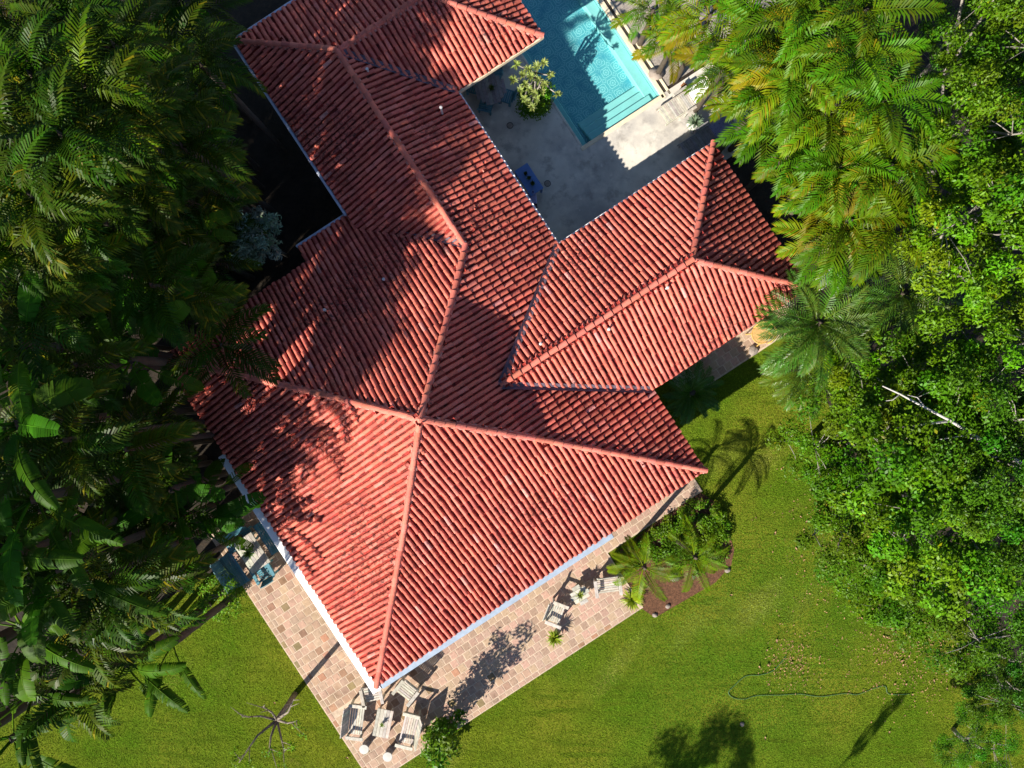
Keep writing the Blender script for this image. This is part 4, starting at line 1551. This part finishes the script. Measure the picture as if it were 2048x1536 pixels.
# wooden set at the terrace corner
garden_chair('garden_bench', 'weathered wooden bench left of the low plank table, back in shade', 'bench', 713, 1440, (1, 0.12), 0.98, 0.46, 0.42, 0.86)
garden_chair('garden_bench', 'weathered wooden bench between the low plank table and the green bush', 'bench', 818, 1458, (-1, -0.25), 0.98, 0.46, 0.42, 0.84)
plank_table('plank_table', 'low weathered plank table between the two wooden benches', 766, 1447, (-0.2, 1), 0.92, 0.54, 0.42, n=5)
garden_chair('garden_chair', 'wooden garden armchair just below the front eaves above the plank table', 'chair', 813, 1381, (-0.62, 0.78), 0.55, 0.46, 0.42, 0.86)
garden_chair('garden_chair', 'wooden garden armchair tucked under the bottom corner of the roof', 'chair', 745, 1388, (0.2, 1), 0.55, 0.46, 0.42, 0.86)
for (px, py, lb) in ((728, 1499, 'round white stool nearer the left bench'), (775, 1514, 'round white stool below the right bench')):
    t = thing('stool', lb, 'stool', W(px, py, 0.45).to_2d().to_3d() + Vector((0, 0, 0.058)), 0, 'round stools at the terrace corner')
    MB().lathe([(0.13, 0.36), (0.155, 0.365), (0.16, 0.385), (0.155, 0.40), (0.01, 0.405)], 20).build('seat', 'pot_white', t)
    b = MB()
    b.lathe([(0.11, 0.0), (0.125, 0.02), (0.10, 0.18), (0.125, 0.34), (0.13, 0.36)], 16)
    b.build('base', 'grey_wood', t)
w = W(765, 1447, 0.42)
potted('potted_plant', 'small potted plant on the low plank table', 'potted plant', (w.x, w.y, 0.42), 0.05, 0.10, 'pot_white', 'pale_leaf', 14, 0.13, 0.03, (0.8, 0.9, 0.8), 1)
# set on the front terrace
garden_chair('garden_chair', 'weathered wooden armchair below a young palm on the front terrace', 'chair', 1215, 1172, (0.13, 1), 0.72, 0.44, 0.42, 0.88)
garden_chair('garden_chair', 'weathered wooden armchair left of the eight sided table, back in shade', 'chair', 1112, 1226, (0.93, 0.36), 0.62, 0.44, 0.42, 0.88)
plank_table('octagonal_table', 'eight sided weathered wooden table with a spiky plant on the front terrace', 1160, 1190, (0.86, -0.5), 0.66, 0.66, 0.46, n=5, octo=0.19)
w = W(1160, 1188, 0.46)
potted('potted_plant', 'spiky yellow green potted plant on the eight sided table', 'potted plant', (w.x, w.y, 0.46), 0.08, 0.10, 'pot_dark', 'pale_leaf', 30, 0.24, 0.025, (1.0, 1.0, 0.6), 2)
potted('potted_plant', 'yellow leaved potted croton on the front terrace paving', 'potted plant', W(1108, 1270, 0.058), 0.11, 0.25, 'pot_clay', 'lime_leaf', 60, 0.36, 0.06, (0.9, 0.9, 1), 3, (5, 85))
for k, (px, py, lb) in enumerate(((1262, 1196, 'bright lime green fern at the corner of the planting bed'),)):
    t = thing('lime_fern', lb, 'fern', W(px, py, 0.02))
    b = MB()
    rosette(b, (0, 0, 0.08), 70, 0.5, 0.05, (1, 1, 1), 12, (5, 80))
    b.build('leaves', 'lime_leaf', t)
# teal set on the left terrace
GTL = 'teal painted seats around the terrace table'
garden_chair('teal_bench', 'long teal bench at the outer terrace edge, back to the shrub', 'bench', 468, 1140, (0.83, -0.55), 1.15, 0.46, 0.42, 0.86, 'teal_paint', arms=False, nb=9)
garden_chair('teal_bench', 'teal bench in shade on the upper side of the terrace table', 'bench', 478, 1082, (0.5, 0.85), 0.95, 0.46, 0.42, 0.86, 'teal_paint', arms=False, nb=8)
garden_chair('teal_bench', 'teal bench running along the house under the ledge', 'bench', 535, 1075, (-0.83, 0.55), 1.15, 0.42, 0.42, 0.8, 'teal_paint', arms=False, nb=9)
garden_chair('teal_chair', 'teal slatted armchair at the lower end of the terrace table', 'chair', 529, 1144, (-0.5, -0.86), 0.5, 0.44, 0.42, 0.84, 'teal_paint')
plank_table('terrace_table', 'pale plank table between the teal benches', 503, 1106, (0.55, 0.83), 1.15, 0.72, 0.72, n=6)
w = W(500, 1104, 0.72)
potted('potted_plant', 'potted plant on the pale table between the teal benches', 'potted plant', (w.x, w.y, 0.72), 0.08, 0.14, 'pot_white', 'feather_leaf', 26, 0.28, 0.04, (1, 1, 1), 4)
# courtyard dining set
plank_table('dining_table', 'eight sided grey plank dining table in the courtyard corner', 981, 178, (0.25, 1), 1.0, 0.98, 0.74, 'grey_wood', 8, 0.065, octo=0.26)
w = W(983, 178, 0.74)
potted('potted_plant', 'dark potted plant in the middle of the courtyard dining table', 'potted plant', (w.x, w.y, 0.74), 0.07, 0.10, 'pot_dark', 'feather_leaf', 24, 0.17, 0.03, (0.8, 0.7, 0.6), 5)
for (px, py, fc, lb) in ((1012, 190, (-1, -0.3), 'teal chair at the pool side of the courtyard dining table'),
                         (972, 208, (0.25, -1), 'teal chair at the lower side of the courtyard dining table'),
                         (990, 147, (-0.3, 1), 'teal chair at the upper side of the courtyard dining table'),
                         (948, 172, (1, 0.3), 'teal chair half hidden under the eaves at the courtyard dining table')):
    garden_chair('dining_chair', lb, 'chair', px, py, fc, 0.44, 0.40, 0.44, 0.86, 'teal_paint', 0.065, 'chairs at the courtyard dining table', 0.3, False, 6)
# blue table and what stands on it
t = thing('blue_table', 'bright blue painted table by the courtyard eaves', 'table', W(1058, 359, 0.72).to_2d().to_3d() + Vector((0, 0, 0.065)), UA)
MB().box((0, 0, 0.64), (0.50, 0.98, 0.03), bev=0.006).build('table_top', 'blue_paint', t)
for sx in (-1, 1):
    for sy in (-1, 1):
        MB().box((sx * 0.21, sy * 0.44, 0.3125), (0.05, 0.05, 0.625)).build('leg', 'blue_paint', t)
MB().box((0, 0, 0.585), (0.42, 0.88, 0.07)).build('apron', 'blue_paint', t)
for k, (px, py, r_, lb) in enumerate(((1051, 348, 0.055, 'dark potted plant on the blue table, uppermost of three'), (1058, 357, 0.055, 'dark potted plant on the blue table, middle of three'),
                                      (1065, 368, 0.065, 'dark potted plant on the blue table, lowest and largest of three'))):
    w = W(px, py, 0.75)
    potted('potted_plant', lb, 'potted plant', (w.x, w.y, 0.72), r_, 0.12, 'pot_dark', 'feather_leaf', 22, 0.09 + 0.02 * k, 0.025, (0.5, 0.5, 0.5), 20 + k, (20, 85), 'plants on the blue table')
w = W(1066, 384, 0.73)
t = thing('tray', 'small dark blue tray at the lower end of the blue table', 'tray', (w.x, w.y, 0.722))
MB().box((0, 0, 0.008), (0.05, 0.075, 0.012), bev=0.004).build('plate', 'navy_paint', t)
MB().tube([(-0.03, -0.042, 0.012), (0.03, -0.042, 0.012), (0.03, 0.042, 0.012), (-0.03, 0.042, 0.012), (-0.03, -0.042, 0.012)], 0.004, 5).build('rim', 'pot_white', t)
t = garden_chair('dark_chair', 'dark chair with a lilac cushion half under the eaves by the blue table', 'chair', 1060, 399, (-0.1, -1), 0.44, 0.42, 0.44, 0.9, 'dark_wood', 0.065, arms=False, nb=6)
MB().box((0.05, 0.0, 0.42), (0.34, 0.34, 0.07), bev=0.03).build('seat_cushion', 'cushion_lilac', t)


# loungers
def lounger(label, px, py, wood, cushion):
    c = W(px, py, 0.36)
    t = thing('sun_lounger', label, 'sun lounger', (c.x, c.y, 0.065), UA, 'loungers by the pool')
    b = MB()
    n = 16
    for i in range(n):
        b.box((0.04 + 1.12 * (i + 0.5) / n, 0, 0.29), (1.12 / n - 0.012, 0.54, 0.022), None, jit((1, 1, 1), 0.2))
    b.build('slatted_bed', wood, t)
    rt = Matrix.Rotation(R(-28), 3, 'Y')
    b = MB()
    for i in range(10):
        b.box(Vector((1.17, 0, 0.29)) + rt @ Vector((0.75 * (i + 0.5) / 10, 0, 0)), (0.062, 0.54, 0.022), rt, jit((1, 1, 1), 0.2))
    b.build('backrest', wood, t)
    cu = MB().box(Vector((1.17, 0, 0.29)) + rt @ Vector((0.33, 0, 0.05)), (0.62, 0.5, 0.075), rt, bev=0.03).build('cushion', cushion, t)
    for s in (-1, 1):
        MB().box((0.62, s * 0.29, 0.27), (1.3, 0.035, 0.09), None, jit((1, 1, 1), 0.15), 0.006).build('side_rail', wood, t)
        for x in (0.10, 0.62, 1.2):
            MB().box((x, s * 0.26, 0.115), (0.06, 0.04, 0.23), None, jit((1, 1, 1), 0.15)).build('leg', wood, t)
        MB().box((0.95, s * 0.36, 0.42), (0.5, 0.09, 0.025), None, jit((1, 1, 1), 0.15), 0.005).build('armrest', wood, t)
        MB().box((0.74, s * 0.36, 0.205), (0.05, 0.05, 0.41), None, jit((1, 1, 1), 0.15)).build('arm_post', wood, t)
    return t


lounger('wooden sun lounger in full sun with a white spotted cushion', 1323, 234, 'weathered_wood', 'cushion_white')
lounger('wooden sun lounger in shade with a dark patterned cushion along the eaves', 1366, 305, 'grey_wood', 'cushion_blue')
t = potted('planter', 'white square planter with a grey green bush between the loungers', 'potted plant', W(1386, 252, 0.065), 0.17, 0.34, 'pot_white', 'grey_leaf', 90, 0.34, 0.055, (1.2, 1.15, 1.1), 6, (0, 88), square=True)
potted('potted_plant', 'small clay pot with reddish yellow leaves behind the sunlit lounger', 'potted plant', W(1366, 177, 0.06), 0.10, 0.2, 'pot_clay', 'dry_leaf', 16, 0.16, 0.05, (1.0, 0.8, 0.5), 7)
garden_chair('white_chair', 'white chair glimpsed between palm fronds beyond the east corner', 'chair', 1648, 560, (-0.8, 0.6), 0.45, 0.42, 0.42, 0.85, 'white_paint', 0.0, arms=False, nb=4)

# rattan tub chair on the side terrace
w = W(1522, 668, 0.4)
t = thing('rattan_chair', 'golden rattan tub chair at the east end of the side terrace', 'chair', (w.x, w.y, 0.058), ang(-0.75, 0.66) - PI / 2)
rim = [(0.36 * math.cos(a), -0.02 + 0.36 * math.sin(a), 0.74 - 0.16 * (1 + math.sin(a)) / 1.2) for a in np.linspace(R(160), R(380), 17)]
sr = [(0.30 * math.cos(a), 0.02 + 0.30 * math.sin(a), 0.38) for a in np.linspace(0, 2 * PI, 19)]
MB().tube(rim, 0.028, 7).build('arm_rail', 'rattan', t, True)
MB().tube(sr, 0.02, 6).build('seat_rim', 'rattan', t, True)
b = MB()
for k in range(-7, 8):
    y = 0.02 + k * 0.04
    hw = math.sqrt(max(0.0, 0.09 - (k * 0.04) ** 2))
    b.box((0, y, 0.385), (2 * hw, 0.026, 0.014))
b.build('seat', 'rattan', t)
b = MB()
for a in np.linspace(R(165), R(375), 19):
    p = Vector((0.30 * math.cos(a), 0.02 + 0.30 * math.sin(a), 0.38))
    q = Vector((0.36 * math.cos(a), -0.02 + 0.36 * math.sin(a), 0.74 - 0.16 * (1 + math.sin(a)) / 1.2))
    b.tube([p, p.lerp(q, 0.5) + Vector((0.02 * math.cos(a), 0.02 * math.sin(a), 0)), q], 0.010, 5)
b.build('back_spindles', 'rattan', t)
for sx in (-1, 1):
    for sy in (-1, 1):
        MB().tube([(sx * 0.2, 0.02 + sy * 0.2, 0.38), (sx * 0.27, 0.02 + sy * 0.27, 0)], 0.02, 6).build('leg', 'rattan', t)


# ---------------------------------------------------------------- stones, planting bed, small things on the lawn
def stone_mesh(seed, sx, sy, sz):
    r = random.Random(seed)
    b = MB()
    prof = [(0.3, -0.25), (0.8, -0.1), (1.0, 0.25), (0.85, 0.65), (0.45, 0.95), (0.05, 1.0)]
    b.lathe(prof, 10)
    out = []
    for (x, y, z) in b.v:
        k = 1 + r.uniform(-0.14, 0.14)
        out.append((x * sx * k, y * sy * k, z * sz * k))
    b.v = out
    return b.mesh('stone', 'stone', True)


sheet('planting_bed', wp((1240, 1100), (1330, 1030), (1400, 985), (1425, 1000), (1450, 1040), (1468, 1100), (1462, 1130), (1430, 1165), (1310, 1235), (1285, 1218), (1240, 1180))[::-1], 'mulch', 0.022)
r_ = np.random.default_rng(3)
cl = []
bed_poly = [(1250, 1095), (1330, 1035), (1400, 990), (1424, 1005), (1450, 1045), (1464, 1100), (1455, 1125), (1420, 1115), (1400, 1140), (1340, 1130), (1290, 1110), (1250, 1150)]


def inside_poly(x, y, poly):
    c = False
    j = len(poly) - 1
    for i in range(len(poly)):
        xi, yi = poly[i]
        xj, yj = poly[j]
        if (yi > y) != (yj > y) and x < (xj - xi) * (y - yi) / (yj - yi) + xi:
            c = not c
        j = i
    return c


while len(cl) < 170:
    x, y = r_.uniform(1240, 1470), r_.uniform(985, 1160)
    if inside_poly(x, y, bed_poly):
        w = W(x, y, 0)
        cl.append((w.x, w.y, r_.uniform(0.12, 0.3), 0.2))
tag(link('ground_cover', leaf_cloud('ground_cover', cl, 75, 0.075, 'tree_leaf', 601, flat=0.5, tint=(1.15, 1.0, 1.0))), 'dense low green ground cover filling the planting bed', 'ground cover', kind='stuff')
STN = [stone_mesh(k, *sz) for k, sz in enumerate(((0.14, 0.10, 0.09), (0.09, 0.08, 0.06), (0.22, 0.16, 0.14), (0.06, 0.05, 0.05)))]
for (px, py, m, sc, lb) in ((1348, 1152, 2, 1.1, 'large pale rock in the planting bed under the palm fronds'), (1336, 1212, 0, 0.7, 'pale edging stone at the lower rim of the planting bed'),
                            (1310, 1230, 0, 0.7, 'pale edging stone at the lowest corner of the planting bed'), (1455, 1140, 0, 0.8, 'pale edging stone at the right rim of the planting bed'),
                            (1506, 701, 2, 1.0, 'flat pale boulder beside the rattan chair'), (1310, 150, 2, 1.3, 'large white boulder on the gravel beside the pool'),
                            (1267, 80, 2, 1.0, 'pale boulder on the gravel further along the pool'), (1350, 155, 0, 1.0, 'small grey rock on the gravel by the lounger'),
                            (1484, 1448, 1, 0.9, 'pale stone on the lower lawn above the tree shadow'), (1302, 28, 2, 1.1, 'pinkish boulder among the palms near the top of the pool')):
    o = tag(link('stone', STN[m]), lb, 'stone')
    o.location = W(px, py, 0.02)
    o.scale = (sc, sc, sc)
    o.rotation_euler = (0, 0, px)
# white plinth under the east wing eaves
t = thing('plinth', 'white plastered plinth at the inner corner under the east wing eaves', 'plinth', W(1366, 752, 0.3).to_2d().to_3d(), UA)
MB().box((0, 0, 0.2), (0.6, 0.5, 0.4), bev=0.02).build('block', 'white_paint', t)
# garden spotlight in the bed
t = thing('garden_spotlight', 'small dark garden spotlight in the mulch below the palms', 'spotlight', W(1385, 1152, 0.02))
MB().tube([(0, 0, 0), (0, 0, 0.15)], 0.015, 6).build('stake', 'metal_dark', t)
MB().tube([(0, -0.07, 0.13), (0, 0.0, 0.17), (0, 0.09, 0.22)], [0.04, 0.055, 0.06], 10).build('lamp_head', 'metal_dark', t)
# hose
pts = [(1820, 1388), (1778, 1388), (1770, 1372), (1745, 1378), (1715, 1389), (1690, 1387), (1640, 1393), (1600, 1388), (1560, 1390), (1515, 1391), (1490, 1398), (1468, 1396), (1457, 1385), (1470, 1370), (1492, 1352), (1520, 1350), (1545, 1342), (1562, 1325), (1575, 1308)]
P3 = [W(x, y, 0.035) for x, y in pts]
fine = []
for i in range(len(P3) - 1):
    a0, a1, a2, a3 = P3[max(i - 1, 0)], P3[i], P3[i + 1], P3[min(i + 2, len(P3) - 1)]
    for k in range(5):
        s = k / 5
        fine.append(0.5 * ((2 * a1) + (a2 - a0) * s + (2 * a0 - 5 * a1 + 4 * a2 - a3) * s * s + (3 * a1 - a0 - 3 * a2 + a3) * s ** 3))
o = MB().tube(fine, 0.011, 6).build('garden_hose', 'hose_green', None, True)
tag(o, 'green garden hose winding over the lower right lawn', 'hose')
# fallen leaves on the lawn
LM = []
for k in range(4):
    b = MB()
    r = random.Random(k)
    L, wd_ = 0.15 + 0.03 * k, 0.085
    n = 5
    V_ = []
    for i in range(n + 1):
        t_ = i / n
        x = (t_ - 0.5) * L
        w2 = wd_ * 0.5 * math.sin(PI * min(0.97, max(0.04, t_))) ** 0.8
        cz = 0.05 * (2 * t_ - 1) ** 2 + 0.015
        V_ += [(x, -w2, cz + 0.03), (x, 0, cz), (x, w2, cz + 0.035)]
    fs = []
    for i in range(n):
        for j in (0, 1):
            fs.append((i * 3 + j, i * 3 + j + 1, i * 3 + j + 4, i * 3 + j + 3))
    b.add(V_, fs, jit((1.2, 1.25, 1.2), 0.2))
    LM.append(b.mesh('fallen_leaf', 'dry_leaf'))
spots = [(1600, 1033), (1612, 1044), (1591, 1097), (1670, 1178), (1722, 1236), (1753, 1235), (1790, 1250), (1782, 1257), (1803, 1256), (1767, 1273), (1773, 1275), (1792, 1281), (1837, 1284), (1880, 1291),
         (1801, 1298), (1817, 1313), (1828, 1324), (1805, 1330), (1910, 1323), (1935, 1308), (1902, 1348), (1811, 1369), (1788, 1368), (1867, 1363), (1893, 1378), (1935, 1366), (1461, 1190), (1553, 1281),
         (1533, 1300), (1518, 1333), (1536, 1330), (1582, 1325), (1778, 1464), (1530, 1476), (1549, 1066), (1860, 1245), (1849, 1246), (1823, 1389), (1875, 1309), (1802, 1322), (550, 1405), (695, 1515)]
for k, (px, py) in enumerate(spots):
    o = link('fallen_leaf', LM[k % 4])
    o.location = W(px, py, 0.035)
    o.scale = (0.62, 0.62, 0.62)
    o.rotation_euler = (random.uniform(-0.2, 0.2), random.uniform(-0.2, 0.2), random.uniform(0, 6.28))
    lone = {(1461, 1190): 'lone dry leaf on the lawn below the planting bed', (1778, 1464): 'dry leaf lying alone near the bottom edge of the lawn', (1530, 1476): 'dry leaf beside the big tree shadow at the bottom',
            (550, 1405): 'dry leaf on the lawn beside the nearly bare tree', (695, 1515): 'dry leaf at the edge of the terrace corner', (1549, 1066): 'dry leaf on the open lawn right of the planting bed',
            (1670, 1178): 'dry leaf at the tip of the lowest tree crown', (1591, 1097): 'dry leaf at the edge of the trees below the palm shadow'}
    if (px, py) in lone:
        tag(o, lone[(px, py)], 'fallen leaf', 'fallen leaves on the lawn')
    elif px < 1600 and py > 1200:
        tag(o, 'dry brown leaf among the twigs at the loose end of the hose', 'fallen leaf', 'fallen leaves by the hose end')
    else:
        tag(o, 'dry brown curled leaf on the lawn under the tree edge', 'fallen leaf', 'fallen leaves under the trees')

# roof sliver of an outbuilding at the left edge
w = W(-10, 1012, 2.4)
shed = thing('shed', 'small terracotta tiled roof glimpsed at the left edge among banana plants', 'shed', (w.x, w.y, 0), R(8))
MB().box((-0.35, 0, 1.1), (1.4, 1.3, 2.2)).build('wall', 'stucco', shed)
rf = MB().add([(-1.2, -0.8, 2.25), (0.5, -0.8, 2.25), (0.5, 0, 2.6), (-1.2, 0, 2.6), (0.5, 0.8, 2.25), (-1.2, 0.8, 2.25)], [(0, 1, 2, 3), (3, 2, 4, 5)]).build('roof', 'clay_pan', shed)
for sgn in (-1, 1):
    for i in range(7):
        for k in range(2):
            y0 = sgn * (0.82 - k * 0.4)
            b = MB()
            vs_ = []
            for (y, r, z) in ((y0, 0.085, 2.27 + k * 0.175), (y0 - sgn * 0.44, 0.07, 2.44 + k * 0.175)):
                vs_ += [(-1.1 + i * 0.24 + x, y, z + zz) for x, zz in cap_profile(r)]
            b.add(vs_, [(q, q + 1, ARC + 2 + q, ARC + 1 + q) for q in range(ARC)], tile_tint())
            b.build('roof_tile', 'clay', rf)

# ---------------------------------------------------------------- grass
NB = 260000
gx = r_.uniform(-20, 24, NB * 3)
gy = r_.uniform(-14.5, 1.0, NB * 3)
pxs, pys = 1024 + gx / SG, 768 - gy / SG
lp = [(1024 + p[0] / SG, 768 - p[1] / SG) for p in lawn_pts]


def in_poly_np(x, y, poly):
    c = np.zeros(len(x), bool)
    j = len(poly) - 1
    for i in range(len(poly)):
        xi, yi = poly[i]
        xj, yj = poly[j]
        if yi != yj:
            c ^= ((yi > y) != (yj > y)) & (x < (xj - xi) * (y - yi) / (yj - yi) + xi)
        j = i
    return c


uu = gx * U.x + gy * U.y
vv = gx * V.x + gy * V.y
rag = 0.07 * r_.random(len(uu)) ** 2
on_terr = ((uu > -11.2 + rag) & (uu < -0.42) & (vv > -8.62 + rag) & (vv < 1.3)) | ((uu > -0.5) & (uu < 3.4) & (vv > -6.5) & (vv < 6)) | ((uu > 4.5) & (uu < 9.25) & (vv > -3.65))
in_bed = in_poly_np(pxs, pys, [(1240, 1100), (1330, 1030), (1400, 985), (1425, 1000), (1450, 1040), (1468, 1100), (1462, 1130), (1430, 1165), (1310, 1235), (1285, 1218), (1240, 1180)])
k = in_poly_np(pxs, pys, lp) & ~on_terr & ~in_bed & (pxs > -30) & (pxs < 2080) & (pys < 1560)
gx, gy = gx[k][:NB], gy[k][:NB]
n = len(gx)
a = r_.uniform(0, 2 * PI, n)
hgt = r_.uniform(0.02, 0.055, n)
wd_ = r_.uniform(0.006, 0.012, n)
ln = r_.uniform(0.02, 0.06, n)


def waves(x, y, f, seed, k=7):
    q = np.random.default_rng(seed)
    out = np.zeros(len(x))
    for _ in range(k):
        w_ = q.normal(size=2) * f
        out += np.sin(x * w_[0] + y * w_[1] + q.uniform(0, 6.28))
    return out / math.sqrt(k)


big = np.clip(0.5 + 0.45 * waves(gx, gy, 0.55, 1), 0, 1)
straw = np.clip(waves(gx, gy, 1.6, 2) - 0.9, 0, 1) * np.clip(0.4 + waves(gx, gy, 0.4, 3), 0, 1)
mow = 0.5 + 0.5 * np.sin((gx * 0.34 + gy * 0.94) * 5.5 + 0.9 * waves(gx, gy, 0.35, 4))
v = np.empty((n, 3, 3))
dx, dy = np.cos(a), np.sin(a)
v[:, 0] = np.stack([gx - dy * wd_, gy + dx * wd_, np.full(n, 0.012)], 1)
v[:, 1] = np.stack([gx + dy * wd_, gy - dx * wd_, np.full(n, 0.012)], 1)
v[:, 2] = np.stack([gx + dx * ln, gy + dy * ln, hgt], 1)
tn = np.stack([0.72 + 0.6 * big + 1.3 * straw, 0.98 + 0.12 * big + 0.55 * straw, 0.9 + 4.0 * straw], 1) * (0.9 + 0.16 * mow[:, None]) * r_.uniform(0.6, 1.4, (n, 1))
tag(link('grass', np_mesh('grass', v.reshape(-1, 3), np.arange(n * 3).reshape(n, 3), np.repeat(tn, 3, axis=0), 'grass_blade')), 'short mown grass covering the lawn', 'grass', kind='stuff')

# brown leaf litter under the edge of the trees and round the dead twigs
n = 1500
q = r_.random(n)
lx = np.where(q < 0.75, r_.normal(1840, 75, n), r_.normal(1580, 28, n))
ly = np.where(q < 0.75, r_.normal(1305, 55, n), r_.normal(1322, 28, n))
q2 = r_.random(n) < 0.25
lx = np.where(q2, r_.normal(1660, 60, n), lx)
ly = np.where(q2, r_.normal(1090, 90, n), ly)
cx, cy = (lx - 1024) * SG, (768 - ly) * SG
a = r_.uniform(0, 2 * PI, n)
sz = r_.uniform(0.012, 0.03, n)
v = np.empty((n, 4, 3))
for k_, (da, f) in enumerate(((0, 1.3), (PI / 2, 0.6), (PI, 1.3), (1.5 * PI, 0.6))):
    v[:, k_] = np.stack([cx + np.cos(a + da) * sz * f, cy + np.sin(a + da) * sz * f, 0.045 + r_.uniform(0, 0.02, n)], 1)
tn = np.array([1.0, 0.9, 0.8]) * r_.uniform(0.5, 1.5, (n, 1))
tag(link('leaf_litter', np_mesh('leaf_litter', v.reshape(-1, 3), np.arange(n * 4).reshape(n, 4), np.repeat(tn, 4, axis=0), 'dry_leaf')), 'brown leaf litter scattered over the lawn by the trees', 'leaf litter', kind='stuff')
